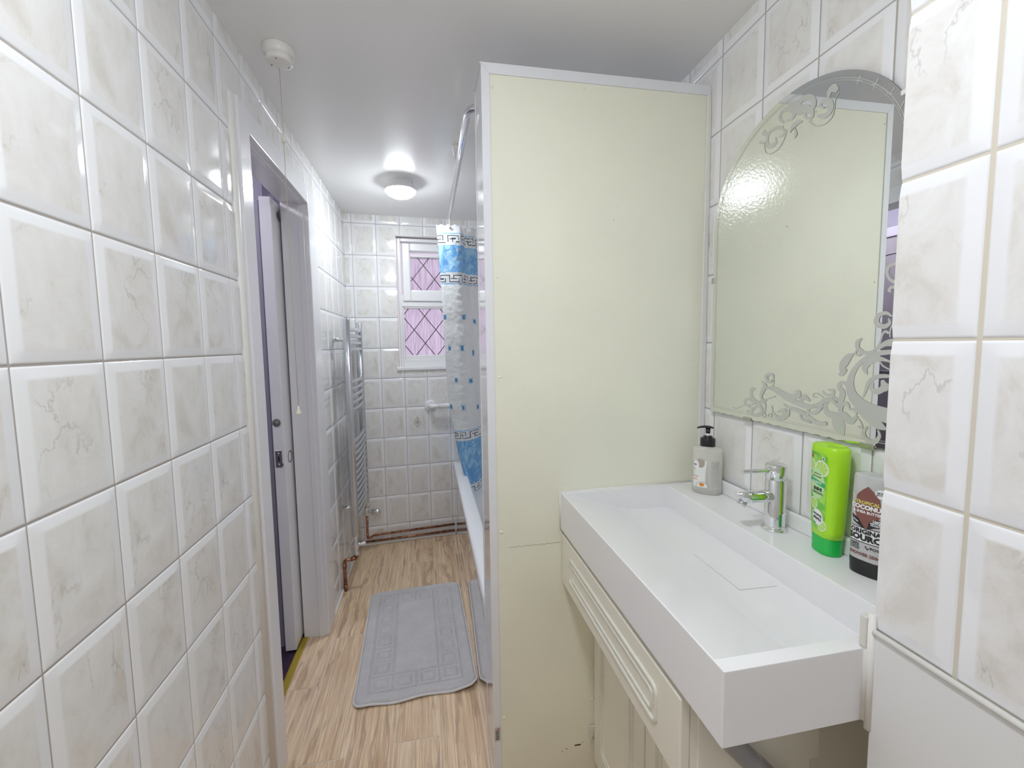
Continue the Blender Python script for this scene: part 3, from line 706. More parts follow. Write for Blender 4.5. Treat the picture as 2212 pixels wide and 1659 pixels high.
# ------------------------------------------------------------------ ceiling lights (the lamp's own light is its diffuser)
def ceiling_light(x, y, label, lm):
    e = empty('ceiling_light', (x, y, ZC), label, 'ceiling light', None)
    b = MB(); b.lathe([(0.062, 0.0), (0.064, -0.010), (0.074, -0.034), (0.080, -0.042), (0.0815, -0.046), (0.078, -0.047)], 48, (x, y, ZC), cap=False); b.build('lamp_base', WHITE, e)
    b = MB(); b.lathe([(0.0785, -0.0455), (0.0770, -0.050), (0.068, -0.061), (0.054, -0.070), (0.036, -0.0765), (0.018, -0.079), (0.0005, -0.080)], 48, (x, y, ZC), cap=False)
    b.build('lamp_diffuser', lm, e, norm=True)
    return e
ceiling_light(0.39, 2.24, 'round white dome ceiling light, lit, in front of the window', LAMPM)
ceiling_light(0.46, 0.28, 'round white dome ceiling light, lit, above the camera', LAMPN)
# unseen lamps added to brighten the hall, its post and the mirrored door
HLM = mat('hall_fill_lamp', (0.9, 0.9, 0.9), 0.4, emis=(0.93, 0.91, 1.0), es=38.0)
for hx, hy, hl in ((-0.62, 1.50, 'small unseen fill light added out in the hall, nearer the camera'), (-0.42, 2.25, 'small unseen fill light added out in the hall, beyond the sliding door post')):
    e = empty('hall_fill_light', (hx, hy, 2.25), hl, 'ceiling light')
    b = MB(); b.lathe([(0.06, 0), (0.06, -0.02), (0.05, -0.045), (0.02, -0.055), (0.0005, -0.056)], 24, (hx, hy, 2.25), cap=False)
    b.build('lamp_diffuser', HLM, e)

# pull switch
ps = empty('ceiling_pull_switch', (0.114, 1.312, ZC), 'round white ceiling pull switch with a long beige cord by the doorway', 'pull switch')
cx_, cy_ = 0.114, 1.312
b = MB(); b.lathe([(0.039, 0.0), (0.040, -0.004), (0.039, -0.022), (0.0345, -0.027), (0.0355, -0.028), (0.0335, -0.040), (0.030, -0.042), (0.0, -0.042)], 40, (cx_, cy_, ZC)); b.build('switch_body', mat('switch_plastic', (0.80, 0.79, 0.76), 0.3), ps)
SCRB = mat('screw_brown', (0.25, 0.13, 0.09), 0.5)
for a in (0.6, 2.8, 4.7):
    b = MB(); b.lathe([(0.0022, 0), (0.0022, -0.0006), (0.0, -0.0006)], 10, (cx_+0.024*math.cos(a), cy_+0.024*math.sin(a), ZC-0.042)); b.build('screw_hole', SCRB, ps)
cxx, cyy = 0.1085, 1.332
b = MB(); b.tube([(cxx-0.001, cyy, ZC-0.041), (cxx, cyy, 1.95), (cxx-0.001, cyy, 1.49), (cxx, cyy, 1.162)], 0.0009, 7)
for z in (1.494, 1.379, 1.2687, 1.166): b.lathe([(0.0, -0.0024), (0.0021, -0.001), (0.0021, 0.001), (0.0, 0.0024)], 10, (cxx-0.0004, cyy, z))
b.build('pull_cord', mat('cord_beige', (0.50, 0.44, 0.30), 0.8), ps)
b = MB(); b.lathe([(0.0015, -0.011), (0.0042, -0.0105), (0.0045, 0.0), (0.0042, 0.0105), (0.0015, 0.011)], 14, (cxx, cyy, 1.945)); b.build('cord_connector', CREAMW, ps)
b = MB(); b.lathe([(0.0015, 0.020), (0.0028, 0.019), (0.0034, 0.013), (0.0045, 0.006), (0.0078, -0.002), (0.008, -0.0035), (0.0, -0.0035)], 20, (cxx, cyy, 1.143)); b.build('cord_knob', CREAMW, ps)
# ------------------------------------------------------------------ basin
bx0, bx1, by0, by1, bz0, bz1 = 0.871, 1.3255, 0.4495, 1.1225, 0.7965, 0.906
bs = empty('wash_basin', (1.1, 0.786, bz0), 'long rectangular white resin wash basin with a sloping bowl against the partition', 'basin')
b = MB()
ix0, ixb, iy0, iy1 = 0.8745, 1.204, 0.4705, 1.104
prof = [(ix0, bz1-0.0006), (1.045, 0.8505), (1.075, 0.8445), (1.10, 0.8425), (ixb, 0.8395)]
def fz(x):
    for (a, za), (c, zc) in zip(prof, prof[1:]):
        if x <= c: return za+(zc-za)*(x-a)/(c-a)
    return prof[-1][1]
T_ = [(bx0, by0), (bx1, by0), (bx1, by1), (bx0, by1)]
b.add([(x, y, z) for z in (bz0, bz1) for x, y in T_], [(3, 2, 1, 0), (0, 1, 5, 4), (1, 2, 6, 5), (2, 3, 7, 6), (3, 0, 4, 7)])
I_ = [(ix0, iy0), (ixb, iy0), (ixb, iy1), (ix0, iy1)]
b.add([(x, y, bz1) for x, y in T_]+[(x, y, bz1) for x, y in I_], [(0, 1, 5, 4), (1, 2, 6, 5), (2, 3, 7, 6), (3, 0, 4, 7)])
V = [(ix0, iy0, bz1), (ix0, iy1, bz1)]+[(x, y, z) for x, z in prof[1:] for y in (iy0, iy1)]+[(ixb, iy0, bz1), (ixb, iy1, bz1)]
nn = len(V)//2
b.add(V, [(2*i, 2*i+1, 2*i+3, 2*i+2) for i in range(nn-1)])
b.add(V, [tuple(2*i for i in range(nn)), tuple(2*i+1 for i in range(nn))[::-1]])
ob = b.build('bowl', RESIN, bs)
bm = bmesh.new(); bm.from_mesh(ob.data); bmesh.ops.remove_doubles(bm, verts=bm.verts, dist=0.0002); bmesh.ops.recalc_face_normals(bm, faces=bm.faces); bm.to_mesh(ob.data); bm.free()
mo = ob.modifiers.new('bevel', 'BEVEL'); mo.width = 0.0018; mo.segments = 3; mo.limit_method = 'ANGLE'; mo.angle_limit = 0.9
b = MB(); b.box(1.3145, 1.327, by0+0.001, by1, bz1, 0.942); b.build('back_upstand', WHITE, bs, bevel=0.004)
b = MB()
dx0, dx1, dy0, dy1 = 1.101, 1.186, 0.691, 0.832
def plate(b, x0, x1, y0, y1, h, t, mi=0):
    V = [(x, y, fz(x)+hh) for hh in (h-t, h) for x in (x0, x1) for y in (y0, y1)]
    b.add(V, [(0, 2, 3, 1), (4, 5, 7, 6), (0, 1, 5, 4), (2, 6, 7, 3), (0, 4, 6, 2), (1, 3, 7, 5)], mi)
plate(b, dx0-0.0010, dx1+0.0010, dy0-0.0010, dy1+0.0010, 0.0003, 0.002, 1)
plate(b, dx0, dx1, dy0, dy1, 0.0011, 0.002, 0)
b.build('drain_cover', [RESIN, mat('cover_gap', (0.55, 0.55, 0.56), 0.6)], bs)
b = MB(); b.tube([(bx0+0.001, by1+0.001, bz1+0.0005), (bx1-0.01, by1+0.001, bz1+0.0005)], 0.003, 8); b.tube([(bx0-0.0005, by1+0.001, bz0), (bx0-0.0005, by1+0.001, bz1)], 0.0025, 8)
b.build('sealant_bead', CAULK, bs); b = MB(); b.tube([(XP-0.003, by0-0.0015, bz0+0.004), (XP-0.0025, by0-0.0015, bz1+0.045)], 0.004, 8); b.build('sealant_bead', CAULK, bs)
b = MB(); b.box(1.090, 1.1015, by0-0.004, by0+0.006, bz1+0.002, bz1+0.048); b.build('sealant_patch', mat('dry_sealant', (0.68, 0.66, 0.60), 0.8), bs, bevel=0.002)

# ------------------------------------------------------------------ tap
tp = empty('mixer_tap', (1.274, 0.794, bz1), 'chrome cylinder mixer tap on the basin ledge', 'tap')
tx, ty = 1.276, 0.794
b = MB(); b.lathe([(0.0265, 0.0), (0.0265, 0.003), (0.0245, 0.0055), (0.0212, 0.006), (0.0208, 0.008), (0.0208, 0.115), (0.0198, 0.1165), (0.0198, 0.1185)], 48, (tx, ty, bz1)); b.build('tap_body', CHROME, tp)
b = MB(); b.lathe([(0.0198, 0.1185), (0.0213, 0.119), (0.0213, 0.1495), (0.0203, 0.1515), (0.0, 0.1518)], 48, (tx, ty, bz1)); b.build('tap_head', CHROME, tp)
ld = Vector((-1, 0.02, 0.02)).normalized()
b = MB(); p0 = Vector((tx-0.018, ty, bz1+0.1385)); b.tube([p0, p0+ld*0.008, p0+ld*0.012, p0+ld*0.068, p0+ld*0.0695], 0.0046, 20, rs=[0.0062, 0.0058, 0.0044, 0.0048, 0.0040]); b.build('lever', CHROME, tp)
b = MB(); n = 28; zc = bz1+0.0795; rings = []
for xx, r_, sh in ((tx-0.012, 0.0142, 0), (tx-0.04, 0.0138, 0), (tx-0.07, 0.0130, 0), (tx-0.092, 0.0126, 0.95)):
    rings.append([Vector((xx+0.0 - sh*r_*math.sin(2*PI*k/n)-sh*0.004, ty+r_*math.cos(2*PI*k/n), zc+(tx-0.012-xx)*0.02+r_*math.sin(2*PI*k/n))) for k in range(n)])
b.loft(rings); b.build('spout', CHROME, tp, bevel=0)
b = MB(); ax = Vector((-0.55, 0, -0.83)).normalized(); p0 = Vector((tx-0.083, ty, zc-0.0075)); b.tube([p0, p0+ax*0.0105, p0+ax*0.0106], 0.0092, 20, rs=[0.0092, 0.0092, 0.007]); b.build('aerator', CHROME_R, tp)

# ------------------------------------------------------------------ bottles with wrapped prints
def text_mesh(s, size, bold=0.0, sx=1.0):
    cu_ = bpy.data.curves.new('t', 'FONT'); cu_.body = s; cu_.size = size; cu_.align_x = 'CENTER'; cu_.align_y = 'CENTER'; cu_.offset = bold*size; cu_.resolution_u = 2
    o = bpy.data.objects.new('t', cu_); COL.objects.link(o); bpy.context.view_layer.update()
    me = bpy.data.meshes.new_from_object(o.evaluated_get(bpy.context.evaluated_depsgraph_get()))
    v = [(p.co.x*sx, p.co.y) for p in me.vertices]; f = [tuple(p.vertices) for p in me.polygons]
    bpy.data.objects.remove(o); bpy.data.curves.remove(cu_); bpy.data.meshes.remove(me)
    return v, f
class Wrap:
    """superellipse bottle: nrm = direction of the label face, half widths a (across) and d (deep)"""
    def __init__(s, c, nrm, a, d, prof, ex=2.6):
        s.c = Vector(c); s.n = Vector(nrm).normalized(); s.w = Vector((-s.n.y, s.n.x, 0)); s.a = a; s.d = d; s.prof = prof; s.ex = ex
        s.tab = []; L = 0; p = None
        for i in range(-400, 401):
            t = PI/2*i/400*1.6; q = s.sec(t)
            if p is not None: L += (q[0]-p[0]).length if False else math.hypot(q[0]-p[0], q[1]-p[1])
            s.tab.append((L, t)); p = q
        mid = s.tab[400][0]; s.tab = [(l-mid, t) for l, t in s.tab]
    def sec(s, t):      # t=0 is the label face centre; returns (across, deep)
        sn, cs = math.sin(t), math.cos(t); e = 2/s.ex
        return (s.a*math.copysign(abs(sn)**e, sn), s.d*math.copysign(abs(cs)**e, cs))
    def sc(s, z):
        for (z0, k0), (z1, k1) in zip(s.prof, s.prof[1:]):
            if z <= z1: return k0+(k1-k0)*max(0, (z-z0))/(z1-z0)
        return s.prof[-1][1]
    def pt(s, t, z, off=0.0, k=None):
        a, d = s.sec(t); k = s.sc(z) if k is None else k
        kd = 1-(1-k)*0.5
        p = s.w*(a*k)+s.n*(d*kd)
        if off: p += (s.w*(a/s.a**2)+s.n*(d/s.d**2)).normalized()*off
        return s.c+p+Vector((0, 0, z))
    def at(s, u, z, off):
        lo, hi = 0, len(s.tab)-1
        while hi-lo > 1:
            m_ = (lo+hi)//2
            if s.tab[m_][0] <= u: lo = m_
            else: hi = m_
        l0, t0 = s.tab[lo]; l1, t1 = s.tab[hi]; t = t0+(t1-t0)*((u-l0)/(l1-l0) if l1 > l0 else 0)
        return s.pt(t, z, off)
    def body(s, b, levels, mi=0, n=56):
        rings = []
        for z, k in levels: rings.append([s.pt(2*PI*i/n, z, 0, k) for i in range(n)])
        b.loft(rings, mi)
    def patch(s, b, poly, off, mi=0, cu=0.0, cz=0.0):
        """flat outline (u, z) wrapped on the bottle as a thin film"""
        bm = bmesh.new(); vs = [bm.verts.new((u, z, 0)) for u, z in poly]; bm.faces.new(vs)
        for _ in range(6):
            bmesh.ops.triangulate(bm, faces=bm.faces); es_ = [e for e in bm.edges if e.calc_length() > 0.0035]
            if not es_: break
            bmesh.ops.subdivide_edges(bm, edges=es_, cuts=1)
        bmesh.ops.triangulate(bm, faces=bm.faces); bm.verts.index_update()
        b.add([s.at(v.co.x+cu, v.co.y+cz, off) for v in bm.verts], [tuple(v.index for v in f.verts) for f in bm.faces], mi); bm.free()
    def text(s, b, txt, u, z, size, off, mi=0, bold=0.03, sx=1.0, flip=False, rot=0.0):
        v, f = text_mesh(txt, size, bold, sx); k = -1 if flip else 1; c_, s_ = math.cos(rot), math.sin(rot)
        b.add([s.at(u+k*(x*c_-y*s_), z+k*(x*s_+y*c_), off) for x, y in v], f, mi)
def ell(cx, cz, a, c, n=28, a0=0, a1=2*PI): return [(cx+a*math.cos(a0+(a1-a0)*i/n), cz+c*math.sin(a0+(a1-a0)*i/n)) for i in range(n)]

# lime bottle standing on its cap. w axis: n=(-.95,.31) -> w=(-.31,-.95): +u runs towards the camera
W1 = Wrap((1.2945, 0.684, bz1), (-0.965, 0.25, 0), 0.037, 0.0235, [(0.0, 0.72), (0.035, 0.77), (0.075, 0.86), (0.12, 0.93), (0.17, 0.98), (0.21, 1.0)], 2.7)
g1 = empty('shampoo_bottle', W1.c, 'lime green shampoo bottle standing upside down on its green cap, right of the tap', 'bottle')
b = MB(); W1.body(b, [(0.0355, 0.76), (0.0357, 0.775)]+[(z, W1.sc(z)) for z in (0.05, 0.075, 0.10, 0.13, 0.16, 0.19, 0.208)]+[(0.215, 0.985), (0.2195, 0.94), (0.2215, 0.86), (0.2205, 0.70), (0.2185, 0.4), (0.218, 0.05)]); b.build('bottle_body', GREEN, g1)
b = MB(); W1.body(b, [(0.0, 0.69), (0.0015, 0.72), (0.008, 0.72), (0.0085, 0.705), (0.034, 0.745), (0.0355, 0.74)]); b.build('cap', CAPG, g1)
b = MB()
LB = [(-0.024, 0.046), (0.021, 0.046), (0.0235, 0.056), (0.0235, 0.200), (0.019, 0.206), (-0.024, 0.206)]
W1.patch(b, LB, 0.0004); lab = b.build('label', LABELG, g1)
b = MB()
W1.patch(b, ell(-0.001, 0.142, 0.0205, 0.032), 0.0007, 0)
W1.patch(b, [(-0.0215, 0.145), (0.0205, 0.138), (0.0205, 0.147), (-0.0215, 0.154)], 0.0010, 1)
W1.patch(b, ell(0.003, 0.074, 0.0165, 0.0165), 0.0007, 2)
for (cx, cz, r) in ((0.010, 0.176, 0.0165), (-0.018, 0.178, 0.012), (0.016, 0.060, 0.012), (-0.010, 0.100, 0.012)):
    W1.patch(b, ell(cx, cz, r, r, 24), 0.0005, 2); W1.patch(b, ell(cx, cz, r*0.86, r*0.86, 24), 0.0006, 3)
    for i in range(8):
        a = i*PI/4+0.3; W1.patch(b, [(cx, cz), (cx+r*0.84*math.cos(a), cz+r*0.84*math.sin(a)), (cx+r*0.84*math.cos(a+0.09), cz+r*0.84*math.sin(a+0.09))], 0.00065, 2)
W1.text(b, 'SHAMPOO', -0.001, 0.1455, 0.0056, 0.0012, 2, 0.03, 1, True)
W1.text(b, 'SHINE', 0.002, 0.1325, 0.0092, 0.0012, 4, 0.045, 0.95, True)
W1.text(b, 'DAZZLING', 0.001, 0.1240, 0.0062, 0.0012, 4, 0.02, 0.95, True)
W1.text(b, 'ESSENCES OF LIME', -0.001, 0.157, 0.0030, 0.0012, 4, 0.03, 1, True)
W1.text(b, 'AND BERGAMOT', -0.001, 0.163, 0.0028, 0.0012, 4, 0.03, 1, True)
W1.text(b, 'Herbal', 0.003, 0.0705, 0.0092, 0.0012, 4, 0.03, 0.95, True, -0.08)
W1.text(b, 'Essences', 0.003, 0.0785, 0.0076, 0.0012, 4, 0.03, 0.95, True, -0.08)
W1.patch(b, [(-0.012, 0.062), (-0.004, 0.056), (-0.001, 0.062)], 0.0010, 1)
W1.patch(b, [(0.012, 0.194), (0.018, 0.194), (0.018, 0.200), (0.012, 0.200)], 0.0008, 2); W1.patch(b, [(0.0135, 0.1955), (0.0165, 0.1955), (0.0165, 0.1985), (0.0135, 0.1985)], 0.0010, 4)
W1.patch(b, [(-0.020, 0.194), (-0.013, 0.194), (-0.015, 0.200), (-0.018, 0.200)], 0.0008, 5); W1.patch(b, [(-0.022, 0.2025), (-0.006, 0.2025), (-0.006, 0.2032), (-0.022, 0.2032)], 0.0008, 4)
b.build('print', [PALEG, MIDG, PW, LIMEF, PBL, PRED], lab, norm=False)

# shower gel: clear bottle with black cap foot
W2 = Wrap((1.2925, 0.600, bz1), (-0.955, -0.28, 0), 0.0285, 0.0185, [(0.0, 1.0), (0.12, 1.0), (0.185, 0.93)], 2.6)
g2 = empty('shower_gel_bottle', W2.c, 'clear shower gel bottle with a brown coconut label and black foot, beside the tiled pier', 'bottle')
b = MB(); W2.body(b, [(0.0285, 0.97), (0.0287, 1.0), (0.08, 1.0), (0.12, 1.0), (0.15, 0.98), (0.178, 0.945), (0.184, 0.93), (0.187, 0.88), (0.1875, 0.6), (0.1865, 0.05)]); b.build('bottle_body', CLEARG, g2)
b = MB(); W2.body(b, [(0.0, 0.93), (0.001, 0.97), (0.010, 0.985), (0.027, 1.0), (0.0285, 1.0)]); b.build('cap', BLACK, g2)
b = MB(); W2.patch(b, [(-0.026, 0.029), (0.026, 0.029), (0.026, 0.128), (-0.026, 0.150)], 0.0004); lab = b.build('label', GREYGEL, g2)
b = MB(); o1, o2, o3 = 0.0007, 0.0010, 0.0012
_h = [(0.0055, 0.0945), (0.0115, 0.1005), (0.0160, 0.1085), (0.0184, 0.1180), (0.0190, 0.1280), (0.0186, 0.1370), (0.0172, 0.1480), (0.0150, 0.1415), (0.0125, 0.1550), (0.0105, 0.1480), (0.0075, 0.1610), (0.0055, 0.1540)]
fl_ = [(0.0, 0.088)]+_h+[(0.0, 0.1680)]+[(-x_, z_) for x_, z_ in _h[::-1]]
W2.patch(b, fl_, o1, 0)
W2.text(b, 'TROPICAL', 0.0, 0.1370, 0.0084, o3, 1, 0.045, 0.92)
W2.text(b, 'COCONUT', 0.0, 0.1285, 0.0108, o3, 2, 0.055, 0.90)
W2.text(b, '& SHEA BUTTER', 0.0, 0.1195, 0.0066, o3, 2, 0.04, 0.88)
W2.patch(b, [(-0.024, 0.1115), (-0.012, 0.106), (-0.0005, 0.088), (-0.011, 0.093), (-0.020, 0.098)], o2, 3)
W2.patch(b, [(0.0005, 0.088), (0.004, 0.104), (0.014, 0.111), (0.025, 0.110), (0.025, 0.098), (0.012, 0.095)], o2, 3)
W2.text(b, '100%', 0.0145, 0.1065, 0.0062, o3, 2, 0.04, 0.95); W2.text(b, 'NATURAL', 0.0150, 0.1025, 0.0044, o3, 2, 0.04, 0.95); W2.text(b, 'FRAGRANCE', 0.0155, 0.0990, 0.0034, o3, 2, 0.04, 0.95)
W2.text(b, 'vegan', -0.0160, 0.1015, 0.0046, o3, 2, 0.03, 0.9, False, -0.5)
W2.patch(b, [(-0.025, 0.0895), (0.025, 0.0895), (0.025, 0.0908), (-0.025, 0.0908)], o1, 3)
W2.patch(b, [(-0.025, 0.0640), (0.025, 0.0640), (0.025, 0.0890), (-0.025, 0.0890)], 0.00065, 4)
W2.text(b, 'ORIGINAL', 0.001, 0.0830, 0.0112, o3, 3, 0.05, 0.98)
W2.text(b, 'SOURCE', 0.001, 0.0712, 0.0148, o3, 3, 0.06, 0.98)
W2.patch(b, [(-0.025, 0.0620), (0.025, 0.0620), (0.025, 0.0632), (-0.025, 0.0632)], o1, 3)
W2.text(b, '7,872', -0.0165, 0.0570, 0.0066, o3, 3, 0.045, 1); W2.text(b, 'TROPICAL', -0.0160, 0.0520, 0.0036, o3, 3, 0.04, 1); W2.text(b, 'FRUIT BITES', -0.0160, 0.0485, 0.0028, o3, 3, 0.04, 1)
W2.patch(b, [(-0.001, 0.0565), (0.001, 0.0575), (0.0035, 0.053), (0.008, 0.0585), (0.0035, 0.0505)], o2, 3)
W2.text(b, 'POW', 0.0150, 0.0545, 0.0068, o3, 3, 0.03, 1)
W2.text(b, 'SHOWER 250ml', -0.0005, 0.0400, 0.0076, o3, 0, 0.045, 0.92)
W2.patch(b, ell(0.0185, 0.158, 0.0085, 0.0085), o1, 4); W2.text(b, "I'M 30%", 0.0185, 0.160, 0.0038, o3, 3, 0.04); W2.text(b, 'RECYCLED', 0.0185, 0.1565, 0.0026, o3, 3, 0.04)
b.build('print', [PBR, PYE, PW, PBL, PW], lab, norm=False)

# pump soap bottle
W3 = Wrap((1.2835, 1.037, bz1), (-0.62, -0.78, 0), 0.0395, 0.032, [(0.0, 1.0), (0.03, 0.985), (0.07, 0.965), (0.105, 0.985), (0.125, 1.0)], 2.4)
g3 = empty('soap_dispenser', W3.c, 'clear hand soap bottle with a black pump in the corner by the partition', 'soap dispenser')
b = MB(); W3.body(b, [(0.0, 0.90), (0.002, 0.96), (0.006, 0.995), (0.03, 0.985), (0.05, 0.97), (0.075, 0.965), (0.10, 0.98), (0.118, 1.0), (0.125, 0.99), (0.129, 0.95), (0.131, 0.88), (0.133, 0.6), (0.135, 0.36), (0.1355, 0.3)]); b.build('bottle_body', CLEAR, g3)
b = MB(); b.lathe([(0.012, 0.132), (0.0195, 0.1345), (0.0198, 0.136), (0.0198, 0.155), (0.0185, 0.1575), (0.0125, 0.158), (0.0125, 0.161), (0.0115, 0.1635), (0.0, 0.1635)], 30, W3.c); b.build('pump_collar', BLACK, g3)
b = MB(); b.lathe([(0.0048, 0.16), (0.0048, 0.172)], 14, W3.c); b.build('pump_stem', mat('clear_stem', (0.75, 0.75, 0.75), 0.15), g3)
b = MB(); b.lathe([(0.0062, 0.172), (0.0062, 0.186)], 16, W3.c)
hd_ = Vector((-0.72, 0.69, 0)); sidev = Vector((-hd_.y, hd_.x, 0)); rings = []
for t, w_, h_, dz in ((-0.016, 0.004, 0.0010, 0.187), (-0.012, 0.0085, 0.0022, 0.188), (-0.003, 0.0105, 0.0034, 0.1895), (0.008, 0.0088, 0.0034, 0.1895), (0.019, 0.0058, 0.0030, 0.1875), (0.027, 0.0042, 0.0028, 0.1845), (0.0285, 0.003, 0.002, 0.184)):
    rings.append([W3.c+hd_*t+sidev*(w_*math.cos(2*PI*k/16))+Vector((0, 0, dz+h_*math.sin(2*PI*k/16))) for k in range(16)])
b.loft(rings); b.build('pump_head', BLACK, g3)
b = MB(); b.tube([W3.c+Vector((0, 0, 0.008)), W3.c+Vector((0, 0, 0.132))], 0.003, 10, rs=[0.003, 0.0045]); b.build('dip_tube', mat('dip_tube_plastic', (0.62, 0.62, 0.60), 0.3), g3)
b = MB(); W3.patch(b, [(-0.038, 0.020), (-0.0035, 0.020), (-0.0035, 0.060), (0.0, 0.098), (-0.006, 0.096), (-0.014, 0.088), (-0.022, 0.076), (-0.030, 0.070), (-0.038, 0.068)], 0.0004, 0)
lab = b.build('label', mat('label_white', (0.80, 0.80, 0.79), 0.35), g3, norm=False)
b = MB()
W3.patch(b, ell(-0.016, 0.090, 0.0105, 0.0135), 0.0006, 1); W3.patch(b, ell(-0.029, 0.084, 0.0085, 0.013), 0.0008, 0)
W3.patch(b, ell(-0.012, 0.0205, 0.0165, 0.0165, 20, 0, PI)+[(-0.0285, 0.0205)], 0.0007, 2)
W3.patch(b, ell(-0.012, 0.0210, 0.0145, 0.0145, 20, 0, PI)+[(-0.0265, 0.0210)], 0.0009, 0)
W3.patch(b, ell(-0.0125, 0.0285, 0.0068, 0.0055), 0.0011, 3)
W3.patch(b, [(0.010, 0.018), (0.034, 0.018), (0.034, 0.098), (0.010, 0.098)], 0.0004, 5)
for i, z in enumerate([0.094-0.0031*i for i in range(23)]):
    if i in (7, 15): continue
    W3.text(b, ['water, sodium laureth sulfate', 'citric acid, parfum, glycol', 'keep out of reach of children', 'rinse well. glycerin, salt'][i % 4], 0.022, z, 0.0026, 0.0007, 4 if i > 4 else 6, 0.01, 0.72)
W3.text(b, 'hand wash', -0.031, 0.050, 0.0052, 0.0007, 3, 0.03, 0.8); W3.text(b, 'almond', -0.0315, 0.042, 0.0052, 0.0007, 3, 0.03, 0.8); W3.text(b, 'soap', -0.032, 0.084, 0.0066, 0.0011, 7, 0.04, 0.8)
b.build('print', [PW, mat('swoosh_brown', (0.42, 0.36, 0.31), 0.4), PGY, POR, PGY, mat('back_label', (0.56, 0.545, 0.52), 0.4), mat('text_rose', (0.46, 0.35, 0.34), 0.4), PBLUE], lab, norm=False)

# ------------------------------------------------------------------ mirror
MX = 1.3215; MYC, MR, MZC, MZB = 0.83, 0.25, 1.643, 1.1345
mr_ = empty('wall_mirror', (MX, MYC, MZB), 'frameless arched mirror etched with scrolls above the basin', 'mirror')
out = []
NB = 64
for i in range(NB+1):
    y = MYC+MR-2*MR*i/NB; out.append((y, MZB+0.0009*math.sin(i*1.9)+0.0007*math.sin(i*4.7+1)+0.0022*math.exp(-((i/NB-0.93)/0.05)**2)))
out += [(MYC-MR*math.cos(a), MZC+MR*math.sin(a)) for a in [PI*i/72 for i in range(73)]]
b = MB(); n = len(out)
b.add([(MX, y, z) for y, z in out], [tuple(range(n))], 0); b.add([(MX, y, z) for y, z in out]+[(MX+0.0035, y, z) for y, z in out], [(i, (i+1) % n, n+(i+1) % n, n+i) for i in range(n)], 1); b.add([(MX+0.0035, y, z) for y, z in out], [tuple(range(n))[::-1]], 1)
gl = b.build('mirror_glass', [MIRROR, EDGE], mr_, norm=False)
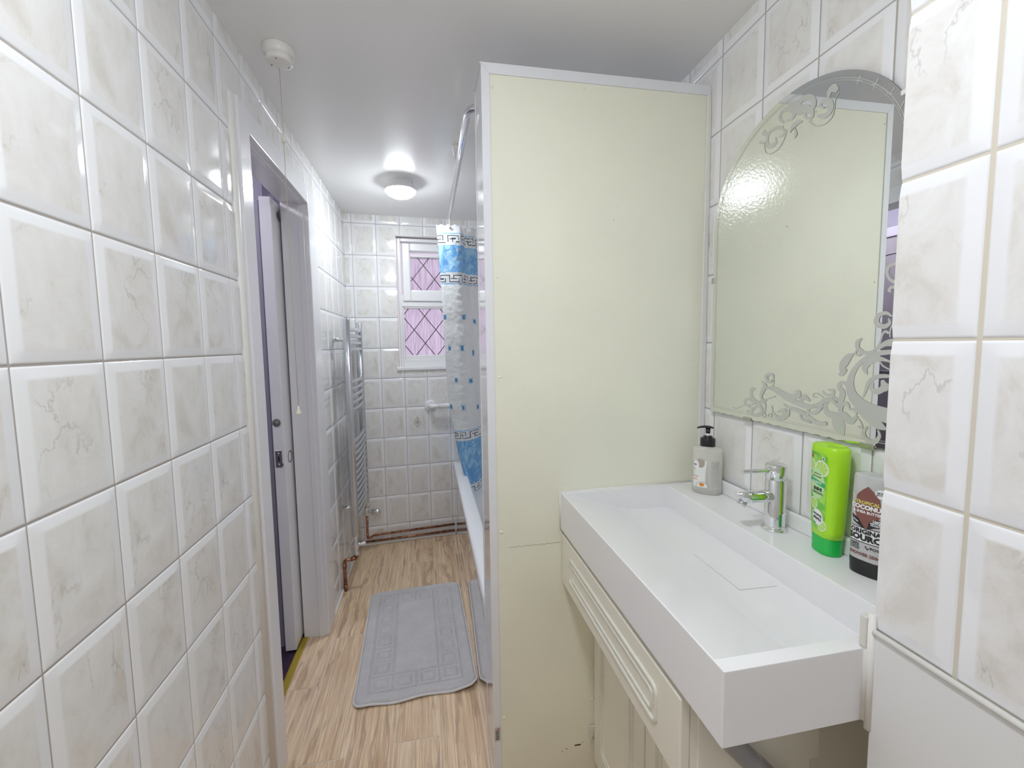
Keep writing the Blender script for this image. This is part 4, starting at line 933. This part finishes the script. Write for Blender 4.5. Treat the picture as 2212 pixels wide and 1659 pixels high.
ETS = [[(5996,13157,77),(6127,13145,90),(6282,13121,95),(6462,13040,85),(6645,12854,92),(6744,12597,135),(6720,12347,180),(6567,12161,230),(6349,12048,265),(6067,11996,279),(5935,11998,279)],[(6042,12969,27),(6119,12998,50),(6257,13025,93),(6416,12965,127),(6489,12840,103),(6446,12733,44)],[(6487,12284,26),(6450,12400,51),(6397,12582,72),(6260,12691,78),(6085,12715,68)],[(6157,12603,82),(6142,12498,113),(6246,12412,103),(6339,12456,82),(6324,12567,32)],[(6115,12543,116),(6112,12480,103)],[(6585,13392,48),(6643,13326,86),(6630,13214,83),(6508,13127,83),(6324,13163,41)],[(6529,13127,26),(6613,13080,48),(6669,13113,44),(6661,13169,23)],[(6724,13100,45),(6811,13030,143),(6896,12899,158),(6938,12792,92)],[(6867,12773,92),(6933,12699,104),(6980,12684,36)],[(6790,13076,90),(6832,13006,135)],[(6076,13798,35),(6164,13857,62),(6279,13834,78),(6323,13730,93),(6279,13643,87),(6170,13617,84),(6097,13676,60),(6121,13760,15)],[(6326,13195,29),(6252,13302,33),(6211,13471,35),(6166,13523,45),(6117,13500,48)],[(6365,13173,31),(6248,13239,70),(6154,13302,100),(6060,13323,140)],[(6235,12983,29),(6172,12900,28),(6073,12842,27)],[(6077,14716,58),(6169,14682,68),(6186,14572,52),(6138,14462,50),(6051,14388,58)],[(6047,14306,54),(6111,14305,56),(6137,14257,52),(6107,14229,20)],[(6049,13653,19),(6082,13551,28),(6084,13427,20)],[(9897,11569,18),(9726,11570,26),(9522,11672,31),(9285,11722,34),(9061,11829,34),(8775,11940,38),(8505,12046,30)],[(8752,12231,63),(8546,12224,131),(8344,12135,149),(8089,12084,129),(7882,12149,115),(7885,12228,82),(7974,12218,43)],[(8245,12064,117),(7994,11989,118),(7785,11939,121),(7587,11930,107),(7375,12024,87),(7225,12131,97),(7074,12126,85),(6972,12033,71)],[(8917,12359,44),(8825,12281,116),(8890,12129,110),(8938,11978,86),(8843,11873,63)],[(8573,12474,31),(8594,12556,55),(8714,12562,76),(8798,12484,93),(8724,12390,93),(8622,12413,56)],[(8562,12447,25),(8583,12304,24),(8682,12223,24)],[(9131,12162,60),(9225,12137,102),(9259,12028,95),(9176,11888,87),(8986,11824,77),(8774,11912,57)],[(9212,11823,40),(9331,11883,61),(9447,11822,70),(9444,11730,55),(9324,11701,42)],[(9357,11559,63),(9239,11547,74),(9205,11643,61),(9322,11656,48)],[(9199,11493,89),(9047,11489,87),(8904,11601,84),(8946,11742,86),(9094,11720,67),(9147,11622,34)],[(8844,11902,51),(8785,11766,57),(8831,11584,57)],[(8758,11538,22),(8772,11505,22),(8809,11486,22),(8847,11492,22),(8864,11520,22),(8850,11554,23),(8813,11573,23),(8775,11566,22),(8758,11538,22)],[(8585,11568,22),(8599,11535,22),(8635,11516,22),(8672,11522,22),(8688,11550,22),(8674,11583,22),(8638,11602,22),(8602,11595,22),(8585,11568,22)],[(8595,11794,37),(8554,11630,62),(8350,11538,117),(8210,11632,132),(8262,11733,117),(8406,11682,45)],[(8253,11885,47),(8139,11807,76),(8132,11645,64),(8209,11604,30)],[(8171,11829,53),(7986,11817,92),(7777,11771,99),(7575,11675,94),(7381,11597,102),(7226,11626,97)],[(7836,11774,34),(7771,11628,60),(7571,11586,52)],[(7587,11942,47),(7637,11806,80),(7472,11820,87),(7345,11953,90),(7325,12080,60)],[(7174,12125,49),(7244,11993,100),(7186,11855,125),(7010,11812,178),(6929,11635,261),(6850,11484,90)],[(7310,12305,36),(7242,12239,65),(7105,12255,73),(7085,12342,70),(7184,12343,35)],[(6816,12452,32),(6854,12518,63),(6936,12511,81),(6968,12425,86),(6892,12327,116),(6908,12184,116),(6949,12037,86)],[(7130,12252,49),(7003,12172,71),(6907,12161,62)],[(7434,12153,20),(7515,12156,27),(7518,12218,31),(7438,12240,26),(7277,12161,20)],[(7818,12039,82),(7736,12128,118),(7621,12066,64)],[(7005,11716,166),(6869,11860,166),(6703,11772,135),(6597,11883,54)],[(6738,12021,40),(6788,12107,69),(6880,12082,71),(6920,11946,95)],[(6737,11998,36),(6625,12016,58),(6599,11928,35)],[(6671,12032,37),(6515,11988,96),(6383,11898,153),(6194,11800,165),(6093,11755,80)],[(6597,11883,18),(6505,11786,26),(6478,11678,31),(6543,11688,44)],[(6395,11717,44),(6452,11593,79),(6382,11473,81),(6237,11462,82),(6163,11589,60),(6189,11693,30)],[(6703,12234,23),(6608,12110,22),(6429,11979,22)],[(8750,18136,35),(8761,18010,93),(8928,18021,105),(9020,18170,87),(8958,18341,79),(8776,18357,77),(8581,18286,70)],[(8553,18374,46),(8655,18528,76),(8597,18651,88),(8410,18601,95),(8284,18460,101),(8309,18349,71),(8461,18377,39)],[(8442,18644,97),(8292,18624,173),(8138,18430,188),(7995,18378,161),(7825,18239,77)],[(8144,18555,82),(8090,18622,107),(7922,18575,115),(7808,18441,112),(7802,18321,110),(7936,18299,105)],[(7686,18072,55),(7529,17990,110),(7420,18046,132),(7440,18202,119),(7595,18322,97),(7642,18245,65),(7562,18156,25)],[(7830,18053,26),(7987,18206,54),(7963,18289,61),(7824,18203,61),(7820,18119,51),(7929,18152,26)],[(7469,18297,47),(7451,18421,119),(7379,18447,142),(7304,18370,92)],[(7898,18065,24),(7730,17890,23),(7521,17826,21),(7376,17888,22),(7330,18019,19),(7319,18191,19),(7253,18285,28)],[(9090,18189,19),(9045,17953,19),(8853,17828,19),(8626,17870,18),(8492,18038,17),(8452,18171,17)],[(8068,18152,27),(8184,18186,107),(8300,18146,103),(8356,18074,34)],[(8238,18090,27),(8203,17950,67),(8229,17888,27)],[(8580,18260,41),(8496,18142,61),(8573,18103,64),(8652,18115,41)],[(9010,18339,62),(9117,18418,107),(9083,18456,43)],[(9144,18242,22),(9234,18270,22),(9196,18212,23),(9125,18192,22)],[(6845,18343,31),(6902,18210,11)],[(6518,18104,29),(6600,17961,11)],[(6238,17780,27),(6323,17654,10)],[(6078,17459,25),(6134,17336,9)],[(6918,18325,22),(6786,18214,11)],[(6635,18073,20),(6492,17979,10)],[(6348,17766,20),(6251,17681,10)]]
par = list(range(len(ETS)))
def fnd(a):
    while par[a] != a: a = par[a]
    return a
FINE = [catmull([(y/1e4, z/1e4, w/1e4) for y, z, w in st], 5) for st in ETS]
for a in range(len(ETS)):
    for c in range(a):
        if fnd(a) != fnd(c) and any(math.hypot(p[0]-q[0], p[1]-q[1]) < (abs(p[2])+abs(q[2]))/2+0.0015 for p in FINE[a] for q in FINE[c]): par[fnd(a)] = fnd(c)
lvl = 0; scrolls = {}
for si, st in enumerate(ETS):
    b = scrolls.setdefault(fnd(si), MB())
    pts = [(y/1e4, z/1e4, w/1e4) for y, z, w in st]
    cur = catmull(pts, 7); lvl = (lvl+1) % 12; x_ = MX-0.0003-0.00005*lvl; L = []; R = []
    for i, (y, z, w) in enumerate(cur):
        p, q = cur[max(i-1, 0)], cur[min(i+1, len(cur)-1)]; dy, dz = q[0]-p[0], q[1]-p[1]; dd = math.hypot(dy, dz) or 1
        w = abs(w)/2; xx_ = x_-i*6e-6; L.append((xx_, y-dz/dd*w, z+dy/dd*w)); R.append((xx_, y+dz/dd*w, z-dy/dd*w))
    m_ = len(cur); b.add(L+R, [(i, i+1, m_+i+1, m_+i) for i in range(m_-1)], 0)
    for ci, (y, z, w) in enumerate((cur[0], cur[-1])):
        w = abs(w)/2*0.98; xc_ = x_+0.00004 if ci == 0 else x_-len(cur)*6e-6-0.00003
        b.add([(xc_, y+w*math.cos(2*PI*k/16), z+w*math.sin(2*PI*k/16)) for k in range(16)], [tuple(range(16))], 0)
for b in scrolls.values(): b.build('etched_scroll', ETCH, gl, norm=False)
b = MB()
for (ins, w) in ((0.0125, 0.0007), (0.0165, 0.0004)):
    o2_ = [(MYC+MR-ins, MZB+ins), (MYC-MR+ins, MZB+ins)]+[(MYC-(MR-ins)*math.cos(a), MZC+(MR-ins)*math.sin(a)) for a in [PI*i/60 for i in range(61)]]+[(MYC+MR-ins, MZB+ins)]
    for p, q in zip(o2_, o2_[1:]):
        d = Vector((0, q[0]-p[0], q[1]-p[1]));
        if d.length < 1e-6: continue
        d.normalize(); nn_ = Vector((0, -d.z, d.y))*w
        P, Q = Vector((MX-0.0002, *p)), Vector((MX-0.0002, *q)); b.add([P+nn_, Q+nn_, Q-nn_, P-nn_], [(0, 1, 2, 3)])
b.build('bevel_line', LINE, gl, norm=False)
for (y, z, s_) in ((1.080, 1.5128, 'v'), (0.9355, MZB, 'h'), (0.6375, MZB+0.001, 'h'), (0.608, 1.7623, 'c')):
    b = MB()
    if s_ == 'v': b.box(MX-0.003, MX+0.005, y-0.007, y+0.004, z-0.008, z+0.008)
    elif s_ == 'h': b.box(MX-0.003, MX+0.005, y-0.013, y+0.013, z-0.005, z+0.005)
    else: b.box(MX-0.003, MX+0.005, y-0.005, y+0.004, z-0.005, z+0.004)
    b.build('mirror_clip', STEEL if s_ != 'c' else WHITE, mr_, bevel=0.0015)

# ------------------------------------------------------------------ vanity unit under the basin
vu = empty('vanity_unit', (1.1, 0.82, 0), 'cream painted vanity unit below the white basin', 'cabinet')
b = MB(); b.box(0.905, 1.135, 0.5425, 1.123, 0.632, 0.794); b.box(0.985, 1.118, 0.5435, 1.123, 0.08, 0.632); b.box(0.905, 0.985, 0.5435, 0.560, 0.0, 0.632); b.box(1.02, 1.118, 0.56, 1.12, 0, 0.08)
b.build('carcass', CREAM_D, vu, bevel=0.0015)
b = MB(); b.box(1.118, 1.322, 0.556, 0.570, 0.0, 0.794); b.build('end_filler', CREAM_D, vu)
def moulded_front(name, x, y0, y1, z0, z1, my, mz, th, parent, r=0.012):
    """front facing -x with a routed rounded groove"""
    b = MB(); b.box(x, x+th, y0, y1, z0, z1); o = b.build(name, CREAM_D, parent, bevel=0.003)
    b = MB()
    for ins, hw_, hh_ in ((0.0, 0.0044, 0.0024), (0.015, 0.0034, 0.0018)):
        a0, a1, c0, c1 = y0+my+ins, y1-my-ins, z0+mz+ins, z1-mz-ins; rr_ = max(r-ins*0.4, 0.004)
        path = []
        for (cy, cz, a) in ((a1-rr_, c1-rr_, 0), (a0+rr_, c1-rr_, PI/2), (a0+rr_, c0+rr_, PI), (a1-rr_, c0+rr_, 1.5*PI)):
            path += [(x-0.0002, cy+rr_*math.cos(a+PI/2*i/6), cz+rr_*math.sin(a+PI/2*i/6)) for i in range(7)]
        path.append(path[0]); path.append(path[1]); b.tube(path, hw_, 8)
    b.build('moulding', mat('cream_highlight', (0.75, 0.74, 0.66), 0.25) if 'cream_highlight' not in MATS else MATS['cream_highlight'], o)
    return o
df = moulded_front('drawer_front', 0.8745, 0.5445, 1.1215, 0.634, 0.781, 0.068, 0.040, 0.018, vu)
for ya, yb in ((0.545, 0.60), (1.08, 1.12)):
    b = MB(); b.box(0.8925, 0.905, ya, yb, 0.64, 0.775); b.build('drawer_batten', CREAM_D, vu)
for (y0, y1) in ((0.822, 1.112), (0.562, 0.816)):
    moulded_front('cabinet_door', 0.9715, y0, y1, 0.05, 0.625, 0.052, 0.075, 0.0135, vu, 0.03)
b = MB(); b.add([(0.962, 1.1185, 0.10), (0.984, 1.1185, 0.155), (0.962, 1.1185, 0.155), (0.962, 1.1235, 0.10), (0.984, 1.1235, 0.155), (0.962, 1.1235, 0.155)], [(0, 1, 2), (3, 5, 4), (0, 3, 4, 1), (1, 4, 5, 2), (2, 5, 3, 0)]); b.build('corner_block', MATS['cream_highlight'], vu)

# clear plastic tube wedged under the near corner of the basin
b = MB(); b.tube([(0.905, 0.520, 0.793), (0.915, 0.518, 0.765), (0.935, 0.517, 0.735), (0.965, 0.516, 0.700), (1.01, 0.512, 0.655), (1.06, 0.51, 0.60)], 0.0165, 20)
hs = b.build('plastic_tube', TUBE); tag(hs, 'grey see-through plastic tube slanting below the near corner of the basin', 'hose')
b = MB()
for t in (0.30, 0.62, 1.2):
    p = Vector((0.937, 0.517, 0.732)).lerp(Vector((0.985, 0.515, 0.68)), t); d = Vector((0.048, -0.005, -0.052)).normalized()
    b.tube([p, p+d*0.014], 0.0140, 18, rs=[0.0140, 0.0115])
b.build('tube_insert', BLACK, hs)

# ------------------------------------------------------------------ bath mat
MWX, MWY = 0.468, 0.722
cs = [Vector((0.190, 1.491, 0)), Vector((0.6560, 1.507, 0)), Vector((0.634, 2.231, 0)), Vector((0.167, 2.208, 0))]
nx, ny = 156, 240
def mh(s, t):
    """pile height with the carved border of squares; s across, t from the near edge"""
    u, v = s*MWX, t*MWY; h = 0.0
    g = lambda d, w=0.0036: math.exp(-(d/w)**2)
    mx, my = 0.050, 0.045; W_, L_ = MWX-2*mx, MWY-2*my; cw, ch = W_/4, L_/8
    a, c = u-mx, v-my; gr_ = 0.0
    if -0.004 < a < W_+0.004 and -0.004 < c < L_+0.004:
        ins = cw < a < W_-cw and ch < c < L_-ch
        for d, on in ((a, True), (a-W_, True), (c, True), (c-L_, True)): gr_ = max(gr_, g(d) if on else 0)
        if ch-0.005 < c < L_-ch+0.005: gr_ = max(gr_, g(a-cw), g(a-(W_-cw)))
        if cw-0.005 < a < W_-cw+0.005: gr_ = max(gr_, g(c-ch), g(c-(L_-ch)))
        if not ins:
            ia, ic = int(min(max(a/cw, 0), 3.999)), int(min(max(c/ch, 0), 7.999))
            gr_ = max(gr_, g(a-round(a/cw)*cw), g(c-round(c/ch)*ch))
            la, lc = abs(a-(ia+0.5)*cw), abs(c-(ic+0.5)*ch)
            for k in (0.27,):
                dd = max(la-cw*k, lc-ch*k); gr_ = max(gr_, g(dd, 0.0034)*0.9)
    return -0.0100*gr_
b = MB(); V = []
def mpos(s, t):
    p = cs[0].lerp(cs[1], s).lerp(cs[3].lerp(cs[2], s), t)
    # rounded corners
    r = 0.035; u, v = s*MWX, t*MWY; cu_, cv_ = min(max(u, r), MWX-r), min(max(v, r), MWY-r)
    du, dv = u-cu_, v-cv_; d = math.hypot(du, dv)
    if d > 1e-6 and (du and dv):
        k = max(abs(du), abs(dv))/d; p2s, p2t = (cu_+du*k)/MWX, (cv_+dv*k)/MWY
        p = cs[0].lerp(cs[1], p2s).lerp(cs[3].lerp(cs[2], p2s), p2t)
    e = min(s*MWX, (1-s)*MWX, t*MWY, (1-t)*MWY)
    wz = 0.0045*max(0, 1-t/0.06)*(0.5+0.5*math.sin(s*15+0.5)) + 0.012*max(0, 1-t/0.10)*max(0, (s-0.80)/0.2)
    p.y += 0.004*math.sin(s*13)*max(0, 1-t/0.1)
    return p, wz, e
for j in range(ny+1):
    for i in range(nx+1):
        s, t = i/nx, j/ny; p, wz, e = mpos(s, t)
        z = 0.016*min(1, (e/0.010))**0.5 if e < 0.010 else 0.016
        V.append((p.x, p.y, 0.002+wz+z+mh(s, t)+0.0012*noise.noise(Vector((p.x*260, p.y*260, 0)))))
b.add(V, [(j*(nx+1)+i, j*(nx+1)+i+1, (j+1)*(nx+1)+i+1, (j+1)*(nx+1)+i) for j in range(ny) for i in range(nx)], 0, True)
mt_ = b.build('bath_mat', MATM, norm=False); tag(mt_, 'grey tufted bath mat with a carved border of squares on the plank floor', 'bath mat')
b = MB(); pth = []
for k in range(0, 121): pth.append(mpos(k/120, 0))
for k in range(1, 161): pth.append(mpos(1, k/160))
for k in range(119, -1, -1): pth.append(mpos(k/120, 1))
for k in range(159, 0, -1): pth.append(mpos(0, k/160))
pp = [Vector((p.x, p.y, 0.0055+wz)) for p, wz, e in pth]; pp.append(pp[0])
b.tube(pp, 0.0042, 8); b.build('stitched_edge', MATE, mt_)
